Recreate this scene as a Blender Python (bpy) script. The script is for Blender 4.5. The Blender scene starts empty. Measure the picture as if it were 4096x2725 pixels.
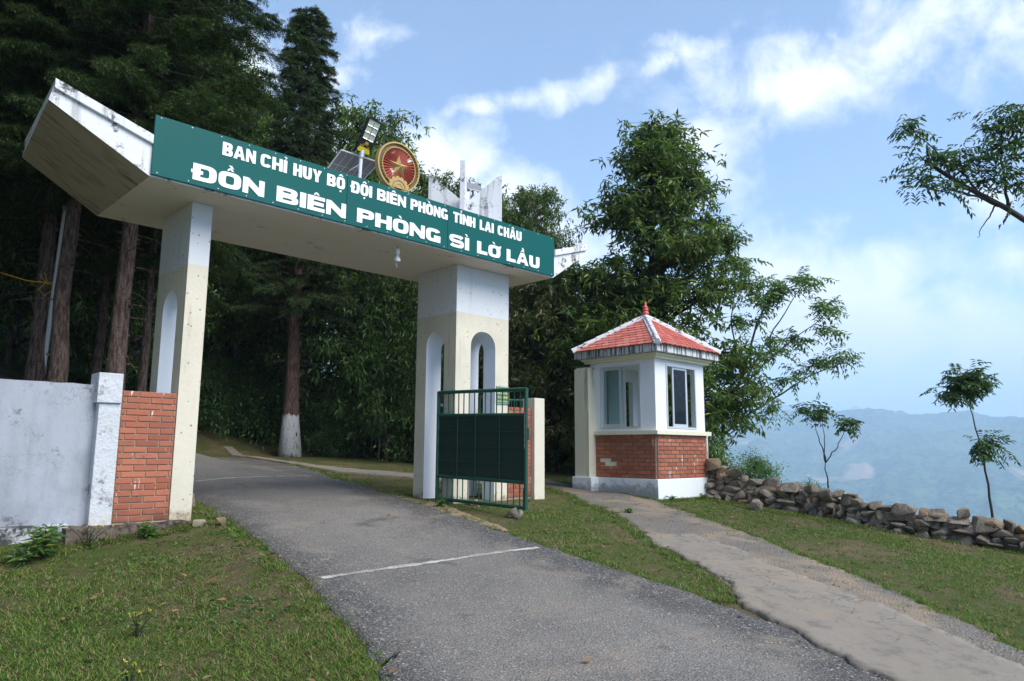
import bpy, bmesh, math, random
import numpy as np
from mathutils import Vector, Matrix, Euler

scene = bpy.context.scene
COL = scene.collection
R = math.radians

# ------------------------------------------------------------------ camera
CAM = (-2.465, -8.1108, 0.779)
YAW, PITCH, ROLL = 0.7772, 0.1518, 0.0056
cam_data = bpy.data.cameras.new('camera')
cam = bpy.data.objects.new('camera', cam_data)
COL.objects.link(cam)
fw = Vector((math.sin(YAW)*math.cos(PITCH), math.cos(YAW)*math.cos(PITCH), math.sin(PITCH)))
rt = Vector((math.cos(YAW), -math.sin(YAW), 0)); up = rt.cross(fw)
rt2 = rt*math.cos(ROLL)+up*math.sin(ROLL); up2 = up*math.cos(ROLL)-rt*math.sin(ROLL)
m = Matrix((rt2, up2, -fw)).transposed().to_4x4(); m.translation = Vector(CAM)
cam.matrix_world = m
cam_data.sensor_fit = 'HORIZONTAL'; cam_data.sensor_width = 36.0
cam_data.lens = 36.0*2900.57/4096
cam_data.clip_start = 0.05; cam_data.clip_end = 30000
scene.camera = cam

# ------------------------------------------------------------------ sun, sky, exposure
SUN_AZ, SUN_EL = R(168), R(47)          # azimuth from +Y towards +X
sd = bpy.data.lights.new('sun', 'SUN'); sun = bpy.data.objects.new('sun', sd); COL.objects.link(sun)
sd.energy = 2.7; sd.angle = R(42); sd.color = (1.0, 0.955, 0.89)
sdir = Vector((math.sin(SUN_AZ)*math.cos(SUN_EL), math.cos(SUN_AZ)*math.cos(SUN_EL), math.sin(SUN_EL)))
sun.rotation_euler = sdir.to_track_quat('Z', 'Y').to_euler()
scene.view_settings.view_transform = 'Standard'; scene.view_settings.look = 'None'
scene.view_settings.gamma = 1.0; scene.view_settings.use_curve_mapping = False
scene.view_settings.exposure = 1.22
scene.cycles.use_denoising = True
scene.cycles.max_bounces = 6; scene.cycles.diffuse_bounces = 4; scene.cycles.glossy_bounces = 3
scene.cycles.transparent_max_bounces = 10; scene.cycles.transmission_bounces = 4; scene.cycles.volume_bounces = 3
scene.cycles.sample_clamp_indirect = 4.0

world = bpy.data.worlds.new('World'); scene.world = world; world.use_nodes = True
wn, wl = world.node_tree.nodes, world.node_tree.links
wn.clear()
def N(t, **k):
    n = wn.new(t)
    for a, b in k.items(): setattr(n, a, b)
    return n
def wmath(op, a, b=None, clamp=False):
    n = N('ShaderNodeMath', operation=op, use_clamp=clamp)
    for i, v in enumerate((a, b)):
        if v is None: continue
        if isinstance(v, (int, float)): n.inputs[i].default_value = v
        else: wl.new(v, n.inputs[i])
    return n.outputs[0]
sky = N('ShaderNodeTexSky', sky_type='NISHITA', sun_disc=False)
sky.sun_elevation = SUN_EL; sky.sun_rotation = SUN_AZ; sky.altitude = 1200; sky.air_density = 1.0; sky.dust_density = 0.6; sky.ozone_density = 1.5
tc = N('ShaderNodeTexCoord')
sep = N('ShaderNodeSeparateXYZ'); wl.new(tc.outputs['Generated'], sep.inputs[0])
az = wmath('ARCTAN2', sep.outputs[0], sep.outputs[1]); el = wmath('ARCSINE', sep.outputs[2])
comb = N('ShaderNodeCombineXYZ'); wl.new(az, comb.inputs[0]); wl.new(el, comb.inputs[1])
# flat cloud layer coordinates: direction / (z + c)
zz = wmath('ADD', wmath('MAXIMUM', sep.outputs[2], 0.0), 0.16)
lay = N('ShaderNodeCombineXYZ'); wl.new(wmath('DIVIDE', sep.outputs[0], zz), lay.inputs[0]); wl.new(wmath('DIVIDE', sep.outputs[1], zz), lay.inputs[1])
def wnoise(vec, scale, detail, rough=0.55, dist=0.0):
    n = N('ShaderNodeTexNoise'); n.inputs['Scale'].default_value = scale; n.inputs['Detail'].default_value = detail
    n.inputs['Roughness'].default_value = rough; n.inputs['Distortion'].default_value = dist
    wl.new(vec, n.inputs['Vector']); return n
warp = wnoise(comb.outputs[0], 9.0, 5)
wv = N('ShaderNodeVectorMath', operation='SUBTRACT'); wl.new(warp.outputs['Color'], wv.inputs[0]); wv.inputs[1].default_value = (.5, .5, .5)
ws = N('ShaderNodeVectorMath', operation='MULTIPLY'); wl.new(wv.outputs[0], ws.inputs[0]); ws.inputs[1].default_value = (.16, .08, 0)
wa = N('ShaderNodeVectorMath', operation='ADD'); wl.new(comb.outputs[0], wa.inputs[0]); wl.new(ws.outputs[0], wa.inputs[1])
# cloud banks: azimuth, elevation, half width, half height (degrees), tilt, weight
LOBES = [(66, 26.6, 9.0, 3.2, -8, .78), (61, 23.0, 4.0, 4.0, 40, .8), (76, 28.0, 8.0, 3.0, 10, .62), (59, 30, 3, 1.2, 0, .6), (84, 27, 8, 5, 0, .6),
         (69, 9.6, 10.5, 5.6, -14, 1.25), (78, 7.0, 8, 4.0, -25, 1.15), (66, 12.8, 5, 2.2, 0, 1.0), (60, 8, 8, 4, 0, .9),
         (38, 22.0, 6.0, 3.6, -8, 1.0), (31, 22.5, 4, 3, 0, .95), (43.5, 20, 4, 3, -30, 1.0),
         (41, 26.0, 2.6, 1.0, 8, .72), (45, 27, 4.0, .95, 12, .72), (51, 28.4, 3.6, 1.2, 14, .74), (56, 29.0, 2.4, 1.0, 10, .6), (32.5, 30.5, 3.4, 1.2, 15, .62), (29, 28, 2.6, .9, 0, .55),
         (48, 15.5, 6, 4.5, 0, .95), (50, 9, 10, 5, 0, .9), (78.5, 16.4, 2.6, 1.1, -5, .75), (80, 12.5, 4, 1.6, -20, .6), (24, 26, 3.0, 4.0, 0, .8)]
acc = None
for (a0, e0, w_, h_, ti, k) in LOBES:
    mp = N('ShaderNodeMapping', vector_type='TEXTURE')
    mp.inputs['Location'].default_value = (R(a0), R(e0), 0); mp.inputs['Rotation'].default_value = (0, 0, R(ti)); mp.inputs['Scale'].default_value = (R(w_), R(h_), 1)
    wl.new(wa.outputs[0], mp.inputs['Vector'])
    ln = N('ShaderNodeVectorMath', operation='LENGTH'); wl.new(mp.outputs[0], ln.inputs[0])
    v = wmath('MULTIPLY', wmath('SUBTRACT', 1.35, ln.outputs['Value']), k)
    acc = v if acc is None else wmath('MAXIMUM', acc, v)
fine = wnoise(comb.outputs[0], 14.0, 10, .66, .25)
broad = wnoise(lay.outputs[0], .9, 8, .6, .3)
lob = wmath('ADD', acc, wmath('MULTIPLY', wmath('SUBTRACT', fine.outputs['Fac'], .5), 2.2))
mr = N('ShaderNodeMapRange', interpolation_type='SMOOTHSTEP'); wl.new(lob, mr.inputs[0]); mr.inputs[1].default_value = -.15; mr.inputs[2].default_value = 1.25
# the same kind of cloud over the rest of the sky
rest = N('ShaderNodeMapRange', interpolation_type='SMOOTHSTEP'); wl.new(broad.outputs['Fac'], rest.inputs[0]); rest.inputs[1].default_value = .56; rest.inputs[2].default_value = .74
mask = wmath('MAXIMUM', mr.outputs[0], wmath('MULTIPLY', rest.outputs[0], .75))
hz = N('ShaderNodeMapRange', interpolation_type='SMOOTHSTEP'); wl.new(el, hz.inputs[0]); hz.inputs[1].default_value = R(15); hz.inputs[2].default_value = R(-2); hz.inputs[3].default_value = 0; hz.inputs[4].default_value = .9
mask = wmath('MAXIMUM', wmath('MAXIMUM', mask, hz.outputs[0]), .07)
tone = wnoise(comb.outputs[0], 7.0, 6)
cr = N('ShaderNodeValToRGB'); wl.new(tone.outputs['Fac'], cr.inputs[0])
cr.color_ramp.elements[0].position = .3; cr.color_ramp.elements[0].color = (4.9, 5.2, 5.6, 1)
cr.color_ramp.elements[1].position = .62; cr.color_ramp.elements[1].color = (6.0, 6.1, 6.2, 1)
skyg = N('ShaderNodeMix', data_type='RGBA', blend_type='MULTIPLY'); skyg.inputs[0].default_value = 1
wl.new(sky.outputs[0], skyg.inputs[6]); skyg.inputs[7].default_value = (1.0, 1.08, 1.12, 1)
mix = N('ShaderNodeMix', data_type='RGBA'); wl.new(mask, mix.inputs[0]); wl.new(skyg.outputs[2], mix.inputs[6]); wl.new(cr.outputs[0], mix.inputs[7])
bg = N('ShaderNodeBackground'); wl.new(mix.outputs[2], bg.inputs[0]); bg.inputs[1].default_value = 0.1
wo = N('ShaderNodeOutputWorld'); wl.new(bg.outputs[0], wo.inputs[0])

# ------------------------------------------------------------------ helpers
rng = np.random.default_rng(7)
random.seed(7)
def sst(a, b, x):
    t = np.clip((np.asarray(x, float)-a)/(b-a), 0, 1); return t*t*(3-2*t)
def vnoise(x, y, seed=0):
    """value noise, vectorised, -1..1"""
    x = np.asarray(x, float); y = np.asarray(y, float)
    xi = np.floor(x).astype(np.int64); yi = np.floor(y).astype(np.int64); fx = x-xi; fy = y-yi
    fx = fx*fx*(3-2*fx); fy = fy*fy*(3-2*fy)
    def h(a, b):
        n = (a*374761393+b*668265263+seed*974634777) & 0x7fffffff
        n = ((n ^ (n >> 13))*1274126177) & 0x7fffffff
        return ((n ^ (n >> 16)) & 0xffff)/32767.5-1
    return (h(xi, yi)*(1-fx)+h(xi+1, yi)*fx)*(1-fy)+(h(xi, yi+1)*(1-fx)+h(xi+1, yi+1)*fx)*fy
def fbm(x, y, o=4, seed=0):
    s = 0; a = 1.0; t = 0
    for k in range(o):
        s = s+a*vnoise(np.asarray(x)*2**k, np.asarray(y)*2**k, seed+k*17); t += a; a *= .5
    return s/t

class MB:
    """collects geometry for one mesh object"""
    def __init__(s): s.v = []; s.f = []; s.m = []; s.slot = 0
    def add(s, vs, fs, slot=None):
        o = len(s.v); s.v += [tuple(v) for v in vs]
        for f in fs: s.f.append(tuple(i+o for i in f)); s.m.append(s.slot if slot is None else slot)
    def box(s, x0, x1, y0, y1, z0, z1, slot=None):
        s.add([(x0,y0,z0),(x1,y0,z0),(x1,y1,z0),(x0,y1,z0),(x0,y0,z1),(x1,y0,z1),(x1,y1,z1),(x0,y1,z1)],
              [(0,3,2,1),(4,5,6,7),(0,1,5,4),(1,2,6,5),(2,3,7,6),(3,0,4,7)], slot)
    def hexa(s, p, slot=None):
        s.add(p, [(0,3,2,1),(4,5,6,7),(0,1,5,4),(1,2,6,5),(2,3,7,6),(3,0,4,7)], slot)
    def prism(s, poly, fn, d0, d1, slot=None):
        """poly: 2D points ccw; fn(u, v, d) -> xyz"""
        n = len(poly)
        s.add([fn(u, v, d0) for u, v in poly]+[fn(u, v, d1) for u, v in poly],
              [tuple(range(n))[::-1], tuple(range(n, 2*n))]+[(i, (i+1) % n, (i+1) % n+n, i+n) for i in range(n)], slot)
    def strip(s, outer, inner, fn, d0, d1, closed=False, slot=None):
        n = len(outer); vs = [fn(u, v, d) for L in (outer, inner) for d in (d0, d1) for u, v in L]
        O0, O1, I0, I1 = 0, n, 2*n, 3*n; fs = []
        for i in range(n if closed else n-1):
            j = (i+1) % n
            fs += [(O1+i, O1+j, I1+j, I1+i), (O0+i, I0+i, I0+j, O0+j), (O0+i, O0+j, O1+j, O1+i), (I0+i, I1+i, I1+j, I0+j)]
        if not closed:
            for i in (0, n-1): fs.append((O0+i, O1+i, I1+i, I0+i))
        s.add(vs, fs, slot)
    def tube(s, path, rad, n=8, cap=True, slot=None, sq=1.0):
        path = [Vector(p) for p in path]; k = len(path)
        rad = [rad]*k if isinstance(rad, (int, float)) else rad
        vs = []; prev = None
        for i, p in enumerate(path):
            t = (path[min(i+1, k-1)]-path[max(i-1, 0)]).normalized()
            if prev is None:
                a = Vector((0, 0, 1)) if abs(t.z) < .9 else Vector((1, 0, 0)); prev = t.cross(a).normalized()
            u = (prev-t*prev.dot(t)).normalized(); w = t.cross(u); prev = u
            for j in range(n):
                c = 2*math.pi*j/n; vs.append(p+u*rad[i]*math.cos(c)+w*rad[i]*math.sin(c)*sq)
        fs = [(i*n+j, i*n+(j+1) % n, (i+1)*n+(j+1) % n, (i+1)*n+j) for i in range(k-1) for j in range(n)]
        if cap: fs += [tuple(range(n))[::-1], tuple((k-1)*n+j for j in range(n))]
        s.add(vs, fs, slot)
    def lathe(s, prof, cx, cy, n=20, slot=None):
        vs = [(cx+r*math.cos(2*math.pi*j/n), cy+r*math.sin(2*math.pi*j/n), z) for r, z in prof for j in range(n)]
        fs = [(i*n+j, i*n+(j+1) % n, (i+1)*n+(j+1) % n, (i+1)*n+j) for i in range(len(prof)-1) for j in range(n)]
        fs += [tuple(range(n))[::-1], tuple((len(prof)-1)*n+j for j in range(n))]
        s.add(vs, fs, slot)
    def mesh(s, name, mats, smooth=False, bevel=0):
        me = bpy.data.meshes.new(name); me.from_pydata(s.v, [], s.f)
        if any(s.m): me.polygons.foreach_set('material_index', s.m)
        for mt in (mats if isinstance(mats, (list, tuple)) else [mats]): me.materials.append(mt)
        bm = bmesh.new(); bm.from_mesh(me); bmesh.ops.recalc_face_normals(bm, faces=bm.faces)
        if bevel:
            es = [e for e in bm.edges if len(e.link_faces) == 2 and e.calc_face_angle(0) > .6]
            bmesh.ops.bevel(bm, geom=es, offset=bevel, segments=2, affect='EDGES', profile=.6)
        bm.to_mesh(me); bm.free()
        if smooth:
            me.polygons.foreach_set('use_smooth', [True]*len(me.polygons))
            if smooth != True:
                me.set_sharp_from_angle(angle=R(smooth))
        return me
    def build(s, name, mats, parent=None, smooth=False, bevel=0):
        return link(name, s.mesh(name, mats, smooth, bevel), parent)
def link(name, me, parent=None, loc=None, rot=None, scale=None):
    o = bpy.data.objects.new(name, me); COL.objects.link(o)
    if parent is not None: o.parent = parent
    if loc is not None: o.location = loc
    if rot is not None: o.rotation_euler = rot
    if scale is not None: o.scale = scale
    return o
def tag(o, label, cat, group=None):
    o['label'] = label; o['category'] = cat
    if group: o['group'] = group
    return o
def thing(name, label, cat, loc=(0, 0, 0), group=None):
    return tag(link(name, None, None, loc), label, cat, group)
def structure(o): o['kind'] = 'structure'; return o
def stuff(o, label=None, cat=None):
    o['kind'] = 'stuff'
    if label: o['label'] = label; o['category'] = cat
    return o
def np_mesh(name, V, F, mat, smooth=False):
    """V Nx3, F MxK integer array -> mesh"""
    me = bpy.data.meshes.new(name); V = np.ascontiguousarray(V, np.float32); F = np.ascontiguousarray(F, np.int32)
    k = F.shape[1]
    me.vertices.add(len(V)); me.vertices.foreach_set('co', V.ravel())
    me.loops.add(F.size); me.loops.foreach_set('vertex_index', F.ravel())
    me.polygons.add(len(F)); me.polygons.foreach_set('loop_start', np.arange(0, F.size, k, dtype=np.int32))
    if smooth: me.polygons.foreach_set('use_smooth', np.ones(len(F), bool))
    me.materials.append(mat); me.update(calc_edges=True); return me
def copy_tree(o, parent=None):
    c = o.copy(); COL.objects.link(c); c.parent = parent
    for ch in o.children: copy_tree(ch, c)
    return c

# ------------------------------------------------------------------ materials
class MT:
    def __init__(s, name):
        s.m = bpy.data.materials.new(name); s.m.use_nodes = True; s.t = s.m.node_tree; s.n = s.t.nodes; s.l = s.t.links
        s.b = s.n['Principled BSDF']; s.co = s.n.new('ShaderNodeTexCoord'); s.geo = None
        s.out = s.n['Material Output']
    def pos(s):
        if s.geo is None: s.geo = s.n.new('ShaderNodeNewGeometry')
        return s.geo.outputs['Position']
    def set(s, v, sock):
        if hasattr(v, 'default_value') or isinstance(v, bpy.types.NodeSocket): s.l.new(v, sock)
        else:
            if isinstance(v, tuple) and len(v) == 3 and len(sock.default_value) == 4: v = (*v, 1)
            sock.default_value = v
    def noise(s, scale, detail=4, rough=.55, vec=None, stretch=None, dist=0.0):
        v = vec or s.pos()
        if stretch:
            mp = s.n.new('ShaderNodeMapping'); mp.inputs['Scale'].default_value = stretch; s.l.new(v, mp.inputs[0]); v = mp.outputs[0]
        n = s.n.new('ShaderNodeTexNoise'); n.inputs['Scale'].default_value = scale; n.inputs['Detail'].default_value = detail
        n.inputs['Roughness'].default_value = rough; n.inputs['Distortion'].default_value = dist; s.l.new(v, n.inputs['Vector']); return n.outputs['Fac']
    def voro(s, scale, feature='F1', vec=None, rand=1.0):
        n = s.n.new('ShaderNodeTexVoronoi'); n.feature = feature; n.inputs['Scale'].default_value = scale; n.inputs['Randomness'].default_value = rand
        s.l.new(vec or s.pos(), n.inputs['Vector']); return n
    def rng(s, v, a, b, c=0.0, d=1.0):
        n = s.n.new('ShaderNodeMapRange'); n.interpolation_type = 'SMOOTHSTEP'; s.l.new(v, n.inputs[0])
        for i, x in enumerate((a, b, c, d)): n.inputs[i+1].default_value = x
        return n.outputs[0]
    def math(s, op, a, b=None, clamp=False):
        n = s.n.new('ShaderNodeMath'); n.operation = op; n.use_clamp = clamp
        for i, v in enumerate((a, b)):
            if v is None: continue
            s.set(v, n.inputs[i])
        return n.outputs[0]
    def mix(s, f, a, b, mode='MIX'):
        n = s.n.new('ShaderNodeMix'); n.data_type = 'RGBA'; n.blend_type = mode
        s.set(f, n.inputs[0]); s.set(a, n.inputs[6]); s.set(b, n.inputs[7]); return n.outputs[2]
    def axis(s, i):
        n = s.n.new('ShaderNodeSeparateXYZ'); s.l.new(s.pos(), n.inputs[0]); return n.outputs[i]
    def col(s, c): s.set(c, s.b.inputs['Base Color']); return s
    def rough(s, r): s.set(r, s.b.inputs['Roughness']); return s
    def bump(s, h, strength=.3, dist=.02):
        n = s.n.new('ShaderNodeBump'); n.inputs['Strength'].default_value = strength; n.inputs['Distance'].default_value = dist
        s.l.new(h, n.inputs['Height']); s.l.new(n.outputs[0], s.b.inputs['Normal']); return s
    def spec(s, v): s.b.inputs['Specular IOR Level'].default_value = v; return s
    def island(s):
        if s.geo is None: s.pos()
        return s.geo.outputs['Random Per Island']
    def objrand(s):
        n = s.n.new('ShaderNodeObjectInfo'); return n.outputs['Random']
def speckle(t, c, dark, a, b, s1=3.0, s2=22.0, stretch=None):
    """irregular stains: broad noise decides where, fine noise breaks them up"""
    w = t.math('ADD', t.math('MULTIPLY', t.noise(s1, 4, .6, stretch=stretch), .6), t.math('MULTIPLY', t.noise(s2, 5, .65), .4))
    return t.mix(t.rng(w, a, b), c, dark)

def plaster(name, base, dark=(.05, .05, .05), amt=.62, rough=.85, streak=None, cracks=False, foot=None, foot_col=(.35, .25, .10), two=None, chips=False, moss=None, bump=.25, footx=None, sscale=7, srange=(.56, .7), blotch=0):
    t = MT(name)
    c = t.mix(t.noise(2.2, 4), tuple(x*.93 for x in base), tuple(min(1, x*1.04) for x in base))
    z = t.axis(2)
    if blotch: c = t.mix(t.math('MULTIPLY', t.rng(t.noise(1.4, 6, .65, stretch=(1, 1, .6)), .42, .66), blotch), c, tuple(x*.45 for x in base))
    if two:   # second colour above a painted line
        zz = t.math('ADD', z, t.math('MULTIPLY', t.noise(9, 3), .012))
        u = t.mix(t.noise(2.2, 4), tuple(x*.94 for x in two[1]), two[1])
        c = t.mix(t.rng(zz, two[0], two[0]+.008), c, u)
    c = speckle(t, c, dark, amt, amt+.12)
    if streak: c = t.mix(t.math('MULTIPLY', t.rng(t.noise(sscale, 4, .6, stretch=(1, 1, .08)), *srange), streak), c, dark)
    if cracks:
        e = t.voro(5.0, 'DISTANCE_TO_EDGE', vec=None)
        nz = t.n.new('ShaderNodeVectorMath'); nz.operation = 'ADD'; t.l.new(t.pos(), nz.inputs[0])
        q = t.n.new('ShaderNodeTexNoise'); q.inputs['Scale'].default_value = 6; t.l.new(t.pos(), q.inputs[0])
        sc = t.n.new('ShaderNodeVectorMath'); sc.operation = 'SCALE'; sc.inputs['Scale'].default_value = .55; t.l.new(q.outputs['Color'], sc.inputs[0])
        t.l.new(sc.outputs[0], nz.inputs[1]); t.l.new(nz.outputs[0], e.inputs['Vector'])
        ck = t.math('MULTIPLY', t.rng(e.outputs['Distance'], .020, .006), t.rng(t.noise(1.7, 3), .46, .60))
        c = t.mix(t.math('MULTIPLY', ck, .5), c, (.16, .16, .17))
    if chips:
        v = t.voro(11.0); d_ = t.math('ADD', v.outputs['Distance'], t.math('MULTIPLY', t.noise(45, 3), .25))
        where = t.rng(t.noise(2.2, 2), .36, .52)
        ch = t.math('MULTIPLY', t.rng(d_, .25, .235), where)
        c = t.mix(ch, c, t.mix(t.noise(14, 2), (.42, .24, .07), (.14, .12, .10)))
    if foot is not None:
        w = t.math('ADD', z, t.math('MULTIPLY', t.noise(7, 5, .65), .5))
        if footx: w = t.math('ADD', w, t.math('MULTIPLY', t.rng(t.axis(0), footx-.02, footx+.01), 1.0))
        c = t.mix(t.math('MULTIPLY', t.rng(w, foot+.38, foot+.10), .8), c, t.mix(t.rng(t.noise(16, 5, .7), .42, .6), foot_col, tuple(min(1, x*1.0) for x in base)))
        if moss: c = t.mix(t.math('MULTIPLY', t.rng(w, foot+.30, foot+.2), t.math('MULTIPLY', t.rng(t.noise(16, 6, .75), .40, .60), .75)), c, moss)
    t.col(c).rough(rough).spec(.25)
    t.bump(t.math('ADD', t.noise(30, 4), t.math('MULTIPLY', t.noise(5, 3), 2.0)), bump, .01)
    return t.m
def simple(name, c, rough=.6, metal=0, var=.1, scale=8, bump=0):
    t = MT(name)
    t.col(t.mix(t.noise(scale, 4), tuple(x*(1-var) for x in c), tuple(min(1, x*(1+var)) for x in c))).rough(rough)
    t.b.inputs['Metallic'].default_value = metal
    if bump: t.bump(t.noise(scale*4, 4), bump, .01)
    return t.m
def leafmat(name, c1, c2, c3=None, trans=.35, rough=.42, third=.93, sp=.35):
    t = MT(name); r = t.island()
    c = t.mix(t.rng(r, 0, 1), c1, c2)
    if c3: c = t.mix(t.rng(r, third, third+.02), c, c3)
    c = t.mix(t.math('MULTIPLY', t.noise(.9, 2), .6), c, t.mix(.5, c, (0.02, .035, .012)))
    t.col(c).rough(rough).spec(sp)
    tr = t.n.new('ShaderNodeBsdfTranslucent'); t.l.new(t.mix(.5, c, (.16, .26, .03), 'MIX'), tr.inputs[0])
    ms = t.n.new('ShaderNodeMixShader'); ms.inputs[0].default_value = trans
    t.l.new(t.b.outputs[0], ms.inputs[1]); t.l.new(tr.outputs[0], ms.inputs[2]); t.l.new(ms.outputs[0], t.out.inputs[0])
    return t.m
M = {}
WHITE = (.78, .80, .83); CREAM = (.65, .60, .48)
M['pillar'] = plaster('pillar_paint', CREAM, (.30, .26, .20), .70, two=(2.956, (.66, .67, .69)), foot=.08, foot_col=(.46, .33, .17), chips=True, moss=(.10, .09, .065), streak=.22, blotch=.22)
M['reveal'] = plaster('reveal_paint', (.77, .80, .85), (.4, .4, .4), .72, foot=-.05, foot_col=(.5, .42, .32), moss=(.16, .15, .12))
M['beam'] = plaster('beam_plaster', (.72, .73, .75), (.05, .05, .05), .505, streak=.5)
M['soffit'] = plaster('soffit_plaster', (.76, .70, .62), (.27, .23, .18), .57, bump=.1)
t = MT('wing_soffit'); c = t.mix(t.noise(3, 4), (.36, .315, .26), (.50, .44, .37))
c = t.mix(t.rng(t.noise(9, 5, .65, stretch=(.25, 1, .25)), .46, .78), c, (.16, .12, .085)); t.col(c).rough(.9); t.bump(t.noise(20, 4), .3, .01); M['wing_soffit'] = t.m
M['wall'] = plaster('boundary_paint', (.36, .385, .435), (.13, .13, .135), .57, cracks=True, blotch=.45, streak=.14, sscale=5, srange=(.48, .72), foot=-.15, foot_col=(.42, .41, .39))
M['plinth'] = plaster('plinth_paint', (.46, .48, .51), (.05, .05, .045), .46, foot=-.5, foot_col=(.2, .19, .16))
M['pier'] = plaster('pier_paint', (.55, .565, .59), (.17, .155, .14), .56, foot=0.05, foot_col=(.50, .40, .20), bump=1.0)
M['creampier'] = plaster('cream_pier_paint', CREAM, (.25, .22, .16), .68, foot=-.02, foot_col=(.55, .42, .22))
M['booth'] = plaster('booth_paint', (.80, .81, .83), (.35, .35, .35), .74)
M['boothbase'] = plaster('booth_base_paint', (.78, .79, .80), (.30, .29, .26), .66, foot=.16, foot_col=(.26, .25, .225), moss=(.12, .115, .10), footx=8.85)
M['boothcream'] = plaster('booth_cream', (.76, .71, .54), (.3, .26, .18), .72)
M['pilaster'] = plaster('pilaster_paint', (.72, .66, .49), (.16, .14, .11), .66, streak=.8, foot=.05, foot_col=(.15, .14, .10), moss=(.06, .06, .05))
M['fascia'] = plaster('fascia_plaster', (.66, .66, .66), (.06, .06, .06), .64, streak=.9, sscale=17, srange=(.47, .60))
M['hip'] = plaster('hip_mortar', (.66, .66, .67), (.035, .035, .038), .52)
def brickmat(name, c1, c2):
    t = MT(name); r = t.objrand(); c = t.mix(r, c1, c2)
    c = t.mix(t.rng(t.noise(20, 5, .65), .58, .75), c, (.20, .06, .04))
    c = t.mix(t.math('MULTIPLY', t.rng(t.noise(17, 4, .6, stretch=(1, 1, .22)), .655, .675), .85), c, (.72, .70, .68))
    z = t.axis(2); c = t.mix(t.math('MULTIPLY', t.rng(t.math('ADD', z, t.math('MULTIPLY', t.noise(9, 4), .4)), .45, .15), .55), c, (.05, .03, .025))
    t.col(c).rough(.62).spec(.3); t.bump(t.noise(60, 3), .15, .004); return t.m
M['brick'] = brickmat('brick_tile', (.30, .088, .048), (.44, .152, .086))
M['mortar'] = plaster('mortar', (.34, .27, .19), (.12, .09, .06), .58, bump=.4)
t = MT('roof_tile'); c = t.mix(t.objrand(), (.45, .105, .075), (.60, .20, .15)); c = speckle(t, c, (.14, .06, .055), .56, .74, 4, 30); c = t.mix(t.math('MULTIPLY', t.rng(t.noise(5, 5, .65), .5, .7), .35), c, (.50, .29, .235))
t.col(c).rough(.5).spec(.35); t.bump(t.noise(40, 3), .1, .004); M['tile'] = t.m
M['finial'] = simple('finial_paint', (.60, .10, .085), .5, 0, .12, 20)
t = MT('asphalt')
a = t.noise(.55, 4, .6); v = t.voro(62.0); st = t.mix(t.rng(v.outputs['Distance'], .12, .5), (.235, .222, .208), (.075, .071, .068))
vr = t.n.new('ShaderNodeSeparateColor'); t.l.new(v.outputs['Color'], vr.inputs[0])
st = t.mix(t.rng(vr.outputs[0], .90, .97), st, (.27, .26, .245)); st = t.mix(t.rng(vr.outputs[1], .75, .95), st, (.045, .045, .048))
at = t.n.new('ShaderNodeAttribute'); at.attribute_name = 'across'; ac = at.outputs['Fac']
wob = t.math('ADD', ac, t.math('MULTIPLY', t.math('SUBTRACT', t.noise(.9, 5, .6), .5), .35))
worn = t.math('MULTIPLY', t.rng(wob, .02, .22), t.rng(wob, .90, .74))
c = t.mix(t.math('MULTIPLY', worn, t.rng(a, .30, .62, .25, .62)), st, t.mix(t.rng(t.noise(70, 4, .75), .35, .65), (.13, .12, .11), (.33, .305, .272)))
c = t.mix(t.math('MULTIPLY', t.rng(t.noise(1.7, 6, .7), .52, .68), .45), c, (.25, .21, .165))
c = t.mix(t.math('MULTIPLY', t.rng(t.noise(1.1, 6, .7), .58, .66), .6), c, (.075, .075, .078))
e = t.voro(.75, 'DISTANCE_TO_EDGE'); nz = t.n.new('ShaderNodeVectorMath'); nz.operation = 'ADD'; q = t.n.new('ShaderNodeTexNoise'); q.inputs['Scale'].default_value = 2.2; q.inputs['Detail'].default_value = 6; t.l.new(t.pos(), q.inputs[0]); t.l.new(t.pos(), nz.inputs[0]); t.l.new(q.outputs['Color'], nz.inputs[1]); t.l.new(nz.outputs[0], e.inputs['Vector'])
c = t.mix(t.math('MULTIPLY', t.math('MULTIPLY', t.rng(e.outputs['Distance'], .012, .003), t.rng(t.noise(.5, 2), .52, .62)), .3), c, (.045, .042, .04))
t.col(c).rough(.9).spec(.25); t.bump(t.math('ADD', v.outputs['Distance'], t.math('MULTIPLY', t.noise(14, 4), .8)), .7, .012); M['asphalt'] = t.m
t = MT('road_paint'); c = t.mix(t.rng(t.math('ADD', t.math('MULTIPLY', t.noise(60, 4, .7), .6), t.math('MULTIPLY', t.noise(4, 3), .4)), .42, .56), (.50, .485, .45), (.22, .205, .185)); t.col(c).rough(.9); t.bump(t.noise(70, 3), .5, .01); M['roadpaint'] = t.m
t = MT('concrete_path'); c = t.mix(t.noise(1.2, 5, .6), (.17, .148, .12), (.245, .212, .172)); c = t.mix(t.rng(t.noise(5, 5, .65), .5, .7), c, (.14, .125, .108)); c = t.mix(t.math('MULTIPLY', t.rng(t.noise(.7, 4, .6), .5, .62), .75), c, (.25, .20, .145))
e = t.voro(1.7, 'DISTANCE_TO_EDGE'); nz = t.n.new('ShaderNodeVectorMath'); nz.operation = 'ADD'; q = t.n.new('ShaderNodeTexNoise'); q.inputs['Scale'].default_value = 3; q.inputs['Detail'].default_value = 5; t.l.new(t.pos(), q.inputs[0]); t.l.new(t.pos(), nz.inputs[0]); t.l.new(q.outputs['Color'], nz.inputs[1]); t.l.new(nz.outputs[0], e.inputs['Vector'])
ck = t.math('MULTIPLY', t.rng(e.outputs['Distance'], .022, .005), t.rng(t.noise(.8, 2), .36, .5)); c = t.mix(t.math('MULTIPLY', ck, .85), c, (.09, .08, .07))
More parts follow.
